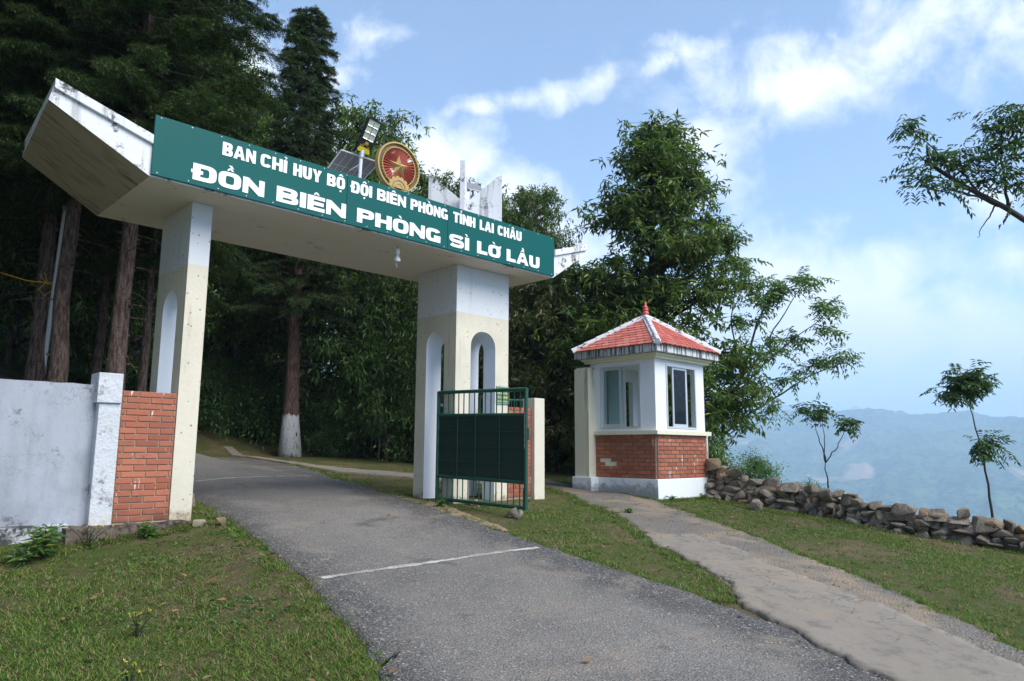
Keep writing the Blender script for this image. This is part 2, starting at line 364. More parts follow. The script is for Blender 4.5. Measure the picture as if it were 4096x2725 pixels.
t.col(c).rough(.92); t.bump(t.math('ADD', t.noise(40, 4), t.math('MULTIPLY', t.noise(4, 4), 3)), .35, .012); M['concrete'] = t.m
t = MT('gravel_path'); v = t.voro(48.0); vr = t.n.new('ShaderNodeSeparateColor'); t.l.new(v.outputs['Color'], vr.inputs[0])
c = t.mix(vr.outputs[0], (.12, .11, .098), (.27, .245, .215)); c = t.mix(t.rng(v.outputs['Distance'], .3, .6), c, (.13, .11, .09)); c = t.mix(t.rng(t.noise(1.3, 5, .6), .45, .62), c, (.25, .195, .135))
t.col(c).rough(.95); t.bump(t.math('ADD', t.math('MULTIPLY', v.outputs['Distance'], -1), t.noise(6, 4)), .8, .02); M['gravel'] = t.m
t = MT('lawn_ground'); n1 = t.noise(1.1, 5, .6); n2 = t.noise(9, 5, .65)
c = t.mix(t.rng(n2, .35, .65), (.12, .085, .052), (.23, .165, .105)); c = t.mix(t.rng(t.math('ADD', t.math('MULTIPLY', n1, .6), t.math('MULTIPLY', n2, .4)), .40, .58), c, (.065, .095, .022))
c = t.mix(t.rng(t.noise(40, 4, .7), .5, .7), c, (.05, .05, .02)); far = t.noise(.12, 4); c = t.mix(t.math('MULTIPLY', far, .25), c, (.06, .085, .02))
t.col(c).rough(1.0).spec(.1); t.bump(t.math('ADD', t.noise(35, 5, .7), t.math('MULTIPLY', t.noise(5, 4), 2)), .9, .04); M['lawn'] = t.m
t = MT('dirt'); c = t.mix(t.noise(7, 5, .65), (.17, .125, .08), (.30, .23, .155)); t.col(c).rough(1); t.bump(t.noise(40, 5), .6, .02); M['dirt'] = t.m
t = MT('grass_blade'); r = t.island(); c = t.mix(r, (.062, .128, .016), (.17, .27, .040)); c = t.mix(t.rng(t.math('ADD', r, t.math('MULTIPLY', t.noise(1.1, 4), 1.6)), 1.22, 1.5), (.07, .15, .02), c); 
r2 = t.math('FRACT', t.math('MULTIPLY', r, 37.0)); c = t.mix(t.rng(r2, .74, .80), c, t.mix(r, (.20, .145, .08), (.38, .29, .17))); t.col(c).rough(.6).spec(.2)
tr = t.n.new('ShaderNodeBsdfTranslucent'); t.l.new(c, tr.inputs[0]); ms = t.n.new('ShaderNodeMixShader'); ms.inputs[0].default_value = .3; t.l.new(t.b.outputs[0], ms.inputs[1]); t.l.new(tr.outputs[0], ms.inputs[2]); t.l.new(ms.outputs[0], t.out.inputs[0]); M['grass'] = t.m
def barkmat(name, c1, c2, paint=None):
    t = MT(name); n = t.noise(7, 6, .68, stretch=(3.2, 3.2, .55)); f = t.noise(30, 4, .6)
    c = t.mix(t.rng(n, .36, .64), c1, c2); c = t.mix(t.rng(f, .55, .75), c, tuple(x*.35 for x in c1))
    if paint:
        z = t.math('ADD', t.axis(2), t.math('MULTIPLY', t.noise(6, 5, .7, stretch=(2, 2, .5)), .45))
        f1 = t.math('MULTIPLY', t.rng(z, paint[1]+.30, paint[1]+.22), t.rng(z, paint[0]+.12, paint[0]+.3))
        c = t.mix(t.math('MULTIPLY', f1, t.rng(n, .34, .42)), c, (.74, .75, .77))
    t.col(c).rough(.95).spec(.15); t.bump(t.math('ADD', t.math('MULTIPLY', n, 3), f), 1.0, .05); return t.m
M['bark'] = barkmat('conifer_bark', (.085, .055, .042), (.27, .20, .165))
M['bark_white'] = barkmat('painted_bark', (.085, .05, .04), (.25, .165, .135), paint=(.62, 1.80))
M['bark_grey'] = barkmat('grey_bark', (.07, .063, .055), (.32, .30, .265))
M['bark_dark'] = barkmat('dark_bark', (.035, .028, .022), (.12, .10, .08))
M['twig'] = simple('sapling_stem', (.055, .045, .04), .8, 0, .3, 30)
M['conifer'] = leafmat('conifer_needles', (.010, .024, .008), (.030, .058, .017), (.095, .15, .032), .18, .7, .86, .12)
M['conifer2'] = leafmat('fir_needles', (.017, .038, .016), (.048, .088, .032), (.11, .075, .04), .18, .7, .90, .12)
M['leafA'] = leafmat('glossy_leaves', (.026, .066, .018), (.15, .245, .06), (.30, .36, .09), .44, .27, .90)
M['leafB'] = leafmat('forest_leaves', (.040, .115, .036), (.22, .40, .12), (.38, .45, .11), .45, .26, .86, .6)
M['leafC'] = leafmat('bright_leaves', (.07, .165, .045), (.165, .31, .09), None, .45, .42)
M['leafD'] = leafmat('olive_leaves', (.065, .085, .032), (.15, .18, .06), (.30, .17, .05), .38, .36, .90)
M['leafE'] = leafmat('sapling_leaves', (.028, .080, .030), (.075, .165, .060), None, .3, .40)
M['bamboo'] = leafmat('bamboo_leaves', (.045, .12, .036), (.12, .24, .065), None, .45, .36)
M['dead'] = leafmat('dry_leaves', (.16, .075, .03), (.36, .22, .11), None, .2, .7)
M['yellow'] = simple('yellow_petals', (.75, .55, .03), .6)
M['green_metal'] = simple('green_enamel', (.012, .075, .048), .42, 0, .3, 7)
M['stiffener'] = simple('dark_green_bar', (.006, .038, .026), .5, 0, .3, 7)
M['dark_panel'] = simple('dark_green_sheet', (.004, .027, .018), .6, 0, .35, 3)
t = MT('rusty_steel'); c = t.mix(t.rng(t.noise(40, 4), .4, .6), (.18, .16, .16), (.10, .06, .05)); t.col(c).rough(.6); t.b.inputs['Metallic'].default_value = .5; M['chain'] = t.m
t = MT('sign_green'); c = t.mix(t.noise(.8, 3), (.0008, .088, .082), (.001, .102, .094)); c = speckle(t, c, (.02, .11, .09), .72, .8, 3, 60); c = t.mix(t.math('MULTIPLY', t.rng(t.noise(5, 5, .65, stretch=(1, 1, .12)), .5, .75), .35), c, (.012, .075, .066)); t.col(c).rough(.5).spec(.18); M['sign'] = t.m
t = MT('letter_white'); c = t.mix(t.noise(9, 4), (.83, .84, .82), (.92, .92, .90)); t.col(c).rough(.5); M['letter'] = t.m
M['yellow_text'] = simple('yellow_lettering', (.80, .58, .05), .5)
M['small_sign'] = simple('small_sign_teal', (.01, .16, .15), .4, 0, .1)
M['gold_shade'] = simple('gold_gap_shade', (.12, .075, .025), .6)  # gold darkened to stand for shade in the wreath gaps
M['gold'] = plaster('gold_paint', (.45, .32, .12), (.20, .16, .10), .64, rough=.42, bump=.2)
t = MT('emblem_red'); c = t.mix(t.noise(6, 4), (.25, .036, .022), (.38, .072, .044)); w = t.math('ADD', t.math('MULTIPLY', t.noise(6, 4, .6), .55), t.math('MULTIPLY', t.noise(26, 5, .7), .45)); c = t.mix(t.rng(w, .59, .61), c, (.72, .70, .68)); t.col(c).rough(.55); M['emblem_red'] = t.m
M['black'] = simple('black_plastic', (.012, .012, .016), .35)
M['lampyellow'] = simple('yellow_label', (.62, .52, .01), .5)
M['lens'] = simple('led_lens', (.50, .55, .38), .25, 0, .06, 60)
M['reflector'] = simple('led_reflector', (.72, .75, .78), .25, .6, .05)
M['galv'] = simple('galvanised_steel', (.55, .58, .62), .4, .55, .12, 12)
M['paintgrey'] = simple('grey_white_paint', (.66, .70, .76), .45, 0, .06)
M['solar_back'] = simple('solar_backsheet', (.20, .19, .19), .5, 0, .08, 30)
M['solar_line'] = simple('solar_busbar', (.50, .48, .47), .5)
M['white_plastic'] = simple('white_plastic', (.80, .81, .82), .35)
M['alu'] = simple('aluminium_frame', (.62, .64, .65), .38, .35, .06, 30)
M['boothin'] = plaster('booth_interior_blue', (.70, .76, .79), (.3, .32, .34), .78)
M['grey_wall'] = plaster('interior_grey', (.42, .46, .50), (.2, .2, .2), .75)
M['rope'] = simple('yellow_rope', (.60, .36, .02), .7)
M['tar'] = simple('dark_hole', (.01, .01, .01), .9)
t = MT('weathered_board'); n = t.noise(6, 5, .65, stretch=(6, 6, .35)); c = t.mix(t.rng(n, .42, .58), (.66, .66, .68), (.20, .12, .085)); t.col(c).rough(.9); t.bump(n, .6, .02); M['board'] = t.m
t = MT('field_stone'); r = t.objrand(); c = t.mix(r, (.25, .20, .145), (.36, .30, .235)); c = t.mix(t.rng(r, .70, .8), c, (.30, .21, .13)); c = t.mix(t.rng(t.noise(5, 6, .7), .42, .62), c, t.mix(.5, c, (.09, .08, .068))); c = t.mix(t.rng(t.noise(14, 5, .7), .60, .68), c, (.055, .05, .045)); c = t.mix(t.rng(t.noise(9, 4, .6), .68, .72), c, (.50, .49, .46))
t.col(c).rough(.95).spec(.2); t.bump(t.math('ADD', t.noise(12, 6, .7), t.math('MULTIPLY', t.noise(50, 4), .4)), .9, .05); M['stone'] = t.m
M['dirtystone'] = plaster('foundation_stone', (.13, .10, .08), (.02, .018, .015), .46, bump=1.0)
t = MT('thin_glass'); tr = t.n.new('ShaderNodeBsdfTransparent'); tr.inputs[0].default_value = (.80, .88, .89, 1); gl = t.n.new('ShaderNodeBsdfGlossy'); gl.inputs['Roughness'].default_value = .02
fr = t.n.new('ShaderNodeFresnel'); fr.inputs[0].default_value = 1.5; ms = t.n.new('ShaderNodeMixShader'); t.l.new(fr.outputs[0], ms.inputs[0]); t.l.new(tr.outputs[0], ms.inputs[1]); t.l.new(gl.outputs[0], ms.inputs[2]); t.l.new(ms.outputs[0], t.out.inputs[0]); M['glass'] = t.m
t = MT('hill_forest'); n = t.noise(.006, 6, .6); f = t.noise(.035, 5, .65); c = t.mix(t.rng(n, .35, .65), (.030, .080, .035), (.10, .155, .065)); c = t.mix(t.rng(f, .44, .60), c, (.006, .016, .008))
c = t.mix(t.rng(t.noise(.0028, 5, .6, dist=.5), .60, .66), c, (.30, .21, .14)); t.col(c).rough(1).spec(0); M['hill'] = t.m
t = MT('valley_green'); t.col(t.mix(t.noise(.02, 5), (.03, .055, .02), (.07, .085, .03))).rough(1).spec(0); M['valley'] = t.m

# ------------------------------------------------------------------ terrain
RL = [(-26,-14),(-14,-5.2),(-10,-2.9),(-8,-1.75),(-6.5,-.85),(-4.52,.06),(-3.68,.35),(-2.38,.72),(-1.7,.84),(-.18,1.19),(1.78,1.45),(4.0,1.3)]
def g(x, y):
    x = np.asarray(x, float); y = np.asarray(y, float)
    b = np.where(y < .5, .1*(y-.5), .05*(np.minimum(y, 12)-.5)+.02*np.maximum(y-12, 0))
    ex = np.interp(y, [q[0] for q in RL], [q[1] for q in RL]); d = np.maximum(0, ex-.15-x)
    b = b-(0.55*(1-np.exp(-d*.36)))*sst(1.0, 0.0, y)*sst(-9, -5, y)
    b = b+.40*np.clip(5.2-x, 0, 40)*sst(3.5, 12.5, y)+.32*np.clip(y-13, 0, 60)*sst(0, 1, ((16+.5*(y-13))-x)/(13+.2*(y-13)))
    e = np.interp(y, [-60, -8, 1, 8, 30, 80], [9, 10.9, 11.1, 17, 24, 30]); dd = np.maximum(0, x-e)
    return np.maximum(b-.62*dd*sst(0, 3, dd), -340)
def gz(x, y): return float(g(x, y))
def axis_pts(a, b, step, lo, hi, grow=1.35):
    L = list(np.arange(a, b+1e-6, step)); s = step
    while L[-1] < hi: s *= grow; L.append(L[-1]+s)
    s = step
    while L[0] > lo: s *= grow; L.insert(0, L[0]-s)
    return np.array(L)
xs = axis_pts(-6, 13, .2, -2600, 2600); ys = axis_pts(-9, 14, .2, -2600, 2600)
GX, GY = np.meshgrid(xs, ys); GZ = g(GX, GY)
near = sst(60, 20, np.hypot(GX-3, GY))
GZ = GZ+near*(.018*fbm(GX*1.3, GY*1.3, 4, 3))+(1-near)*1.2*fbm(GX*.04, GY*.04, 4, 5)*sst(20, 80, np.hypot(GX, GY))
def grid_faces(nr, nc):
    i = np.arange(nr-1)[:, None]*nc+np.arange(nc-1)[None, :]; i = i.ravel()
    return np.stack([i, i+1, i+nc+1, i+nc], 1)
ground = structure(link('ground', np_mesh('ground', np.stack([GX, GY, GZ], -1).reshape(-1, 3), grid_faces(len(ys), len(xs)), M['lawn'], True)))

def polar_sheet(name, r0, r1, nr, a0, a1, na, zf, mat):
    r = np.linspace(r0, r1, nr); a = np.radians(np.linspace(a0, a1, na)); RR, AA = np.meshgrid(r, a, indexing='ij')
    X, Y = RR*np.sin(AA), RR*np.cos(AA); Z = zf(RR, np.degrees(AA), X, Y)
    return structure(link(name, np_mesh(name, np.stack([X, Y, Z], -1).reshape(-1, 3), grid_faces(nr, na), mat, True)))
def hillz(r, a, X, Y):
    crest = 4300+480*fbm(a*.06, r*0, 3, 11)
    eld = np.interp(a, [20, 45, 56, 60, 64, 68, 71, 75, 80, 90, 120], [2.0, 2.2, 1.6, 1.9, 2.95, 2.75, 2.95, 2.45, 2.35, 2.9, 3.2])
    top = crest*np.tan(np.radians(eld))
    t = (r-1700)/(crest-1700); spur = .30*fbm(a*.30, r*.0006, 4, 21)*np.clip(1-t, 0, 1)*np.clip(t*3, 0, 1)
    prof = np.where(t < 1, np.clip(t, 0, 1)**1.12+spur, 1-.5*(t-1))
    z = -335+(top+335)*prof
    return z+68*fbm(X*.004, Y*.004, 5, 31)*np.clip(t*2, 0, 1)+12*fbm(X*.025, Y*.025, 3, 41)
polar_sheet('hills', 1640, 5800, 150, 20, 125, 560, hillz, M['hill'])
def farz(r, a, X, Y):
    el_ = np.interp(a, [20, 50, 58, 62, 64, 65, 66, 67.5, 69, 69.9, 71, 73, 76, 79, 84, 95, 120], [2.2, 2.4, 2.2, 2.9, 3.3, 3.75, 3.3, 2.8, 2.9, 3.45, 2.9, 2.6, 2.7, 2.3, 2.7, 3.0, 3.2])
    h = 8000*np.tan(np.radians(el_)); t = np.abs(r-8000)/1560
    return -300+(h+300)*np.clip(1-t, 0, 1)**.8+70*fbm(X*.001, Y*.001, 5, 51)*np.clip(1.2-t, 0, 1)
polar_sheet('mountains', 6500, 9560, 40, 20, 125, 420, farz, M['hill'])

def resample(pts, n):
    p = np.array(pts, float); d = np.r_[0, np.cumsum(np.hypot(*np.diff(p, axis=0).T))]; s = np.linspace(0, d[-1], n)
    q = np.stack([np.interp(s, d, p[:, 0]), np.interp(s, d, p[:, 1])], 1)
    for _ in range(3): q[1:-1] = (q[:-2]+2*q[1:-1]+q[2:])/4
    return q
def ragged(q, amp, freq, seed):
    t = np.gradient(q, axis=0); t /= np.linalg.norm(t, axis=1)[:, None]+1e-9; nrm = np.stack([-t[:, 1], t[:, 0]], 1)
    s = np.r_[0, np.cumsum(np.hypot(*np.diff(q, axis=0).T))]
    return q+nrm*(amp*.45*fbm(s*freq*.6, s*0+seed, 3, seed)+amp*.5*fbm(s*freq*4, s*0+seed, 4, seed+3))[:, None]
def sheet(name, left, right, lift, mat, na=260, nc=26, amp=.08, seed=1, skirt=.06, kind=True):
    A = ragged(resample(left, na), amp, 1.6, seed); B = ragged(resample(right, na), amp, 1.6, seed+9)
    s = np.r_[0, np.linspace(.004, .996, nc-2), 1]; P = A[:, None, :]*(1-s[None, :, None])+B[:, None, :]*s[None, :, None]
    Z = g(P[..., 0], P[..., 1])+.018*fbm(P[..., 0]*1.3, P[..., 1]*1.3, 4, 3)+lift
    Z[:, 0] -= skirt; Z[:, -1] -= skirt
    o = link(name, np_mesh(name, np.concatenate([P, Z[..., None]], -1).reshape(-1, 3), grid_faces(na, nc), mat, True))
    at = o.data.attributes.new('across', 'FLOAT', 'POINT'); at.data.foreach_set('value', np.tile(s, na).astype(np.float32))
    if kind: structure(o)
    return o, A, B
road, RA, RB = sheet('road', [(-14,-26),(-5.2,-14),(-2.9,-10),(-1.75,-8),(-.85,-6.5),(.06,-4.52),(.35,-3.68),(.72,-2.38),(.84,-1.7),(1.15,-.18),(1.3,.6),(1.45,1.78),(1.5,4.5),(.6,7.5),(-2.0,10.2),(-6,11.6)],
    [(-9,-26),(-1.5,-14),(.7,-10),(1.85,-8),(2.81,-6.31),(3.34,-5.12),(3.5,-4.25),(3.74,-2.33),(4.0,-.6),(4.42,1.3),(4.96,3.3),(5.8,6.2),(6.4,8.6),(6.55,10.8),(5.5,13.0),(0,15.0)], .013, M['asphalt'], 900, 34, .10, 3)
_, PA, PB = sheet('gravel_path', [(8.6,3.6),(8.19,1.59),(6.67,-.97),(4.9,-3.3),(4.3,-4.2),(3.5,-5.0),(3.08,-5.7),(2.62,-6.45),(1.7,-8.1),(.6,-9.8)],
    [(10.0,3.4),(9.4,2.0),(8.54,-.66),(7.3,-2.84),(6.1,-4.57),(5.3,-5.69),(4.5,-6.7),(3.6,-8.1),(2.4,-9.8)], .018, M['gravel'], 400, 18, .20, 5)
sheet('concrete_path', [(5.5,-2.42),(4.86,-3.32),(4.28,-4.2),(3.5,-5.0),(3.06,-5.65),(2.62,-6.42),(1.68,-8.05),(.6,-9.75)],
    [(6.15,-2.75),(5.95,-3.45),(5.45,-4.1),(5.1,-4.75),(4.75,-5.5),(4.2,-6.35),(3.3,-8.05),(2.2,-9.75)], .034, M['concrete'], 360, 18, .16, 8, .05)
sheet('concrete_path', [(6.9,13.9),(6.66,9.7),(6.3,7.4),(6.25,6.5),(6.95,4.45),(7.7,2.6)], [(7.2,13.9),(6.9,9.3),(6.9,8.0),(7.25,6.6),(7.72,5.4),(8.7,3.0)], .035, M['concrete'], 160, 8, .06, 15, .05)
sheet('dirt_verge', [(5.0,4.5),(4.42,2.2),(4.15,1.0),(3.95,-.3),(3.9,-1.5)], [(5.3,4.3),(4.62,2.3),(4.5,.4),(4.3,-.5),(4.0,-1.5)], .012, M['dirt'], 120, 8, .10, 25, .03)
from mathutils.bvhtree import BVHTree
road_bvh = BVHTree.FromPolygons([tuple(v.co) for v in road.data.vertices], [tuple(p.vertices) for p in road.data.polygons])
for nm, a, b, w_ in (('stop_line', (.86, -2.46), (3.58, -2.41), .085), ('stop_line', (1.7, 4.29), (5.2, 5.54), .075)):
    n = 240; s = np.linspace(0, 1, n); cx = a[0]+(b[0]-a[0])*s; cy = a[1]+(b[1]-a[1])*s+.02*np.sin(s*3)
    ww = w_*(.85+.35*vnoise(s*40, s*0, 5)); V = []
    for k in (-.5, -.17, .17, .5):
        for x_, y_ in zip(cx, cy+k*ww): V.append((x_, y_, road_bvh.ray_cast(Vector((x_, y_, 5)), Vector((0, 0, -1)))[0].z+.004))
    V = np.array(V).reshape(4, n, 3).transpose(1, 0, 2).reshape(-1, 3)
    o = structure(link(nm, np_mesh(nm, V, grid_faces(n, 4), M['roadpaint'])))

# ------------------------------------------------------------------ gate
def boolean(me, cutters, mat):
    o = link('tmp', me); cs = []
    for cm in cutters:
        c = link('tmp_cut', cm); cs.append(c); md = o.modifiers.new('b', 'BOOLEAN'); md.object = c; md.operation = 'DIFFERENCE'; md.solver = 'EXACT'
        md.material_mode = 'TRANSFER'
    dg = bpy.context.evaluated_depsgraph_get(); out = bpy.data.meshes.new_from_object(o.evaluated_get(dg))
    for c in cs+[o]: bpy.data.objects.remove(c)
    return out
def arch_poly(c, hw, z0, zs, zt, n=8):
    P = [(c-hw, z0), (c+hw, z0)]
    for i in range(n+1):
        a = math.pi/2*i/n; P.append((c+hw*math.cos(a)**.9, zs+(zt-zs)*math.sin(a)))
    for i in range(n-1, -1, -1):
        a = math.pi/2*i/n; P.append((c-hw*math.cos(a)**.9, zs+(zt-zs)*math.sin(a)))
    return P
ZS = 3.717
gate = thing('entrance_gate', 'white and cream concrete gateway with upswept beam ends spanning the asphalt road', 'gateway', (3, 1, 0))
def sub(name, mb, mats, parent=gate, **k):
    o = mb.build(name, mats, None, **k); o.parent = parent; o.matrix_parent_inverse = Matrix.Translation(parent.location).inverted(); return o
def subm(name, me, parent=gate):
    o = link(name, me); o.parent = parent; o.matrix_parent_inverse = Matrix.Translation(parent.location).inverted(); return o
# beam with two upswept wings: profile in XZ, extruded in Y
Y0, Y1 = .03, 1.95
L = 6.513
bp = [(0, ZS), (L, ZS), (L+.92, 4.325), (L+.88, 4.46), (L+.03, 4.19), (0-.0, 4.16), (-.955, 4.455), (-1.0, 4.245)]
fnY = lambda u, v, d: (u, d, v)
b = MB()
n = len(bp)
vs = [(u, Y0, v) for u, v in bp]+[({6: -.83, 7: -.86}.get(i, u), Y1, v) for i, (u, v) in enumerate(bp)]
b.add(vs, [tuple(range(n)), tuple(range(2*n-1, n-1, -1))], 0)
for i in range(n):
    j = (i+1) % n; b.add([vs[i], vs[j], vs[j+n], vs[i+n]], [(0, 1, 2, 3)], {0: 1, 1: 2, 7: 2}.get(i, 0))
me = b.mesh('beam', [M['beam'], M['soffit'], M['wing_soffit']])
bm = bmesh.new(); bm.from_mesh(me); bmesh.ops.remove_doubles(bm, verts=bm.verts, dist=1e-5); bmesh.ops.recalc_face_normals(bm, faces=bm.faces); bm.to_mesh(me); bm.free()
beam = subm('beam', me)
# coping strip along the top of each wing
for (xa, za, xb, zb) in ((-.965, 4.46, -.0, 4.165), (L+.03, 4.195, L+.89, 4.465)):
    b = MB(); b.hexa([(xa, Y0-.035, za-.085), (xb, Y0-.035, zb-.085), (xb, Y1+.03, zb-.085), (xa+(.12 if xa < 0 else 0), Y1+.03, za-.085), (xa, Y0-.035, za+.02), (xb, Y0-.035, zb+.02), (xb, Y1+.03, zb+.02), (xa+(.12 if xa < 0 else 0), Y1+.03, za+.02)])
    sub('coping', b, M['beam'], bevel=.008)
# right pillar: hollow, arched on all four sides
b = MB(); b.box(4.761, 5.902, .481, 1.487, -.35, ZS-.004); pm = b.mesh('pillar', [M['pillar']])
c1 = MB(); c1.prism(arch_poly(5.338, .268, -.5, 2.43, 2.69), fnY, -.5, 2.5); c2 = MB(); c2.prism(arch_poly(.995, .228, -.5, 2.43, 2.69), lambda u, v, d: (d, u, v), 4, 7)
subm('pillar', boolean(pm, [c1.mesh('c', [M['reveal']]), c2.mesh('c', [M['reveal']])], None))
# left pillar: narrow, one arch through its side
b = MB(); b.box(.6436, .886, .507, 1.467, -.35, ZS-.004); pm = b.mesh('pillar', [M['pillar']])
c2 = MB(); c2.prism(arch_poly(.985, .235, -.5, 2.43, 2.69), lambda u, v, d: (d, u, v), 0, 1.5)
subm('pillar', boolean(pm, [c2.mesh('c', [M['reveal']])], None))
# four fins on the beam above the right pillar
for k in range(4):
    a = math.pi/4+k*math.pi/2; ca, sa = math.cos(a), math.sin(a); b = MB()
    top = 5.50 if k == 2 else 5.47
    poly = [(.035, 4.10), (.63, 4.10), (.63, top), (.57, top-.012), (.035, 5.0)] if k != 2 else [(.035, 4.10), (.63, 4.10), (.63, top), (.035, 5.05)]
    b.prism(poly, lambda u, v, d: (5.33+ca*u-sa*d, .98+sa*u+ca*d, v), -.042, .042); sub('fin', b, M['beam'], bevel=.006)
b = MB(); b.box(5.28, 5.38, .93, 1.03, 4.10, 5.02); sub('fin_core', b, M['beam'])

# ------------------------------------------------------------------ lettering
def arc(cx, cy, rx, ry, a0, a1, n=10, e=.72):
    out = []
    for i in range(n+1):
        a = R(a0+(a1-a0)*i/n); c, s = math.cos(a), math.sin(a)
        out.append((cx+rx*math.copysign(abs(c)**e, c), cy+ry*math.copysign(abs(s)**e, s)))
    return out
def glyph(ch, w, h, s, t):
    """strokes of one capital in a w x h cell: ('p', polygon) or ('s', outer, inner, closed)"""
    bx = lambda x0, y0, x1, y1: ('p', [(x0, y0), (x1, y0), (x1, y1), (x0, y1)])
    base, marks = {'Ỉ': ('I', '?'), 'Ộ': ('O', '^.'), 'Ê': ('E', '^'), 'Ò': ('O', '`'), 'Â': ('A', '^'), 'Ồ': ('O', '^`'), 'Ì': ('I', '`'), 'Ờ': ('O', "'`"), 'Ầ': ('A', '^`'), 'Đ': ('D', '-')}.get(ch, (ch, ''))
    P = []
    if base == 'I': P = [bx(0, 0, s, h)]; w = s
    elif base == 'L': P = [bx(0, 0, s, h), bx(s, 0, w, t*1.1)]
    elif base == 'T': P = [bx(w/2-s/2, 0, w/2+s/2, h-t), bx(0, h-t, w, h)]
    elif base == 'E': P = [bx(0, 0, s, h), bx(s, 0, w, t), bx(s, h-t, w, h), bx(s, h/2-t/2, w*.93, h/2+t/2)]
    elif base == 'H': P = [bx(0, 0, s, h), bx(w-s, 0, w, h), bx(s, h/2-t/2, w-s, h/2+t/2)]
    elif base == 'N': P = [bx(0, 0, s*.82, h), bx(w-s*.82, 0, w, h), ('p', [(s*.82, h), (s*.82, h*.52), (w-s*.82, 0), (w-s*.82, h*.48)])]
    elif base == 'A': P = [('p', [(0, 0), (s*.95, 0), (w/2-.0, h*.98), (w/2-s*.52, h)]), ('p', [(w-s*.95, 0), (w, 0), (w/2+s*.52, h), (w/2, h*.98)]), ('p', [(w/2-s*.52, h), (w/2, h*.60), (w/2+s*.52, h)]), bx(w*.25, h*.2, w*.75, h*.2+t)]
    elif base == 'Y': P = [bx(w/2-s/2, 0, w/2+s/2, h*.45), ('p', [(w/2-s/2, h*.45), (w/2+s*.1, h*.45), (s*1.02, h), (0, h)]), ('p', [(w/2-s*.1, h*.45), (w/2+s/2, h*.45), (w, h), (w-s*1.02, h)])]
    elif base == 'U':
        o = [(0, h)]+arc(w/2, h*.38, w/2, h*.38, 180, 360)+[(w, h)]; i = [(s, h)]+arc(w/2, h*.38, w/2-s, h*.38-t, 180, 360)+[(w-s, h)]; P = [('s', o, i, False)]
    elif base == 'O': P = [('s', arc(w/2, h/2, w/2, h/2, 0, 352.5, 47, .62), arc(w/2, h/2, w/2-s, h/2-t, 0, 352.5, 47, .5), True)]
    elif base == 'C' or base == 'G':
        P = [('s', arc(w/2, h/2, w/2, h/2, 28, 332, 30, .62), arc(w/2, h/2, w/2-s, h/2-t, 28, 332, 30, .5), False)]
        if base == 'G': P += [bx(w-s, 0, w, h*.5), bx(w*.55, h*.5-t, w, h*.5)]
    elif base == 'D': P = [('s', [(0, 0)]+arc(w*.5, h/2, w*.5, h/2, -90, 90, 14, .62)+[(0, h)], [(s, t)]+arc(w*.5, h/2, w*.5-s, h/2-t, -90, 90, 14, .5)+[(s, h-t)], True)]
    elif base == 'P': P = [bx(0, 0, s, h*.5), ('s', [(0, h*.36)]+arc(w*.5, h*.68, w*.5, h*.32, -90, 90, 12, .62)+[(0, h)], [(s, h*.36+t)]+arc(w*.5, h*.68, w*.5-s, h*.32-t, -90, 90, 12, .5)+[(s, h-t)], True)]
    elif base == 'B':
        for y0, y1, ww in ((0, h*.54, w), (h*.46, h, w*.95)):
            c, r = (y0+y1)/2, (y1-y0)/2
            P.append(('s', [(0, y0)]+arc(ww*.5, c, ww*.5, r, -90, 90, 12, .62)+[(0, y1)], [(s, y0+t*.85)]+arc(ww*.5, c, ww*.5-s, r-t*.85, -90, 90, 12, .5)+[(s, y1-t*.85)], True))
    elif base == 'S':
        r = (h+t)/4; c1, c2 = h-r, r
        mid = arc(w/2, c1, w/2-s*.45, r-t/2, 15, 250, 18, .7)+arc(w/2, c2, w/2-s*.45, r-t/2, 70, -165, 18, .7)
        o, i = [], []
        for k, (x, y) in enumerate(mid):
            a, b2 = mid[max(k-1, 0)], mid[min(k+1, len(mid)-1)]; dx, dy = b2[0]-a[0], b2[1]-a[1]; l = math.hypot(dx, dy) or 1
            q = abs(dy)/l; th = (t*(1-q)+s*q)/2*.95; o.append((x-dy/l*th, y+dx/l*th)); i.append((x+dy/l*th, y-dx/l*th))
        P = [('s', o, i, False)]
    u = h
    cx = w/2
    if '^' in marks: P += [('p', [(cx-.22*u, h*1.08), (cx-.08*u, h*1.08), (cx+.0*u, h*1.17), (cx, h*1.25), (cx-.07*u, h*1.25)]), ('p', [(cx+.22*u, h*1.08), (cx+.07*u, h*1.25), (cx, h*1.25), (cx, h*1.17), (cx+.08*u, h*1.08)])]
    if '`' in marks:
        ox, oy = (cx+.10*u, .16*h) if '^' in marks else (cx-.02*u, 0)
        P.append(('p', [(ox-.05*u, h*1.10+oy), (ox+.11*u, h*1.08+oy), (ox-.03*u, h*1.26+oy), (ox-.22*u, h*1.26+oy)]))
    if '?' in marks: P.append(('s', arc(cx, h*1.2, .12*u, .09*u, 170, -80, 10, 1)+[(cx-.0*u, h*1.04)], arc(cx, h*1.2, .06*u, .035*u, 170, -80, 10, 1)+[(cx-.05*u, h*1.04)], False))
    if '.' in marks: P.append(bx(cx-.08*u, -.27*h, cx+.08*u, -.13*h))
    if '-' in marks: P.append(bx(-.10*u, h/2-t*.42, w*.42, h/2+t*.42))
    if "'" in marks: P.append(('p', [(w*.86, h*.83), (w*1.02, h*.83), (w*1.07, h*1.03), (w*.93, h*1.05)]))
    return P, w
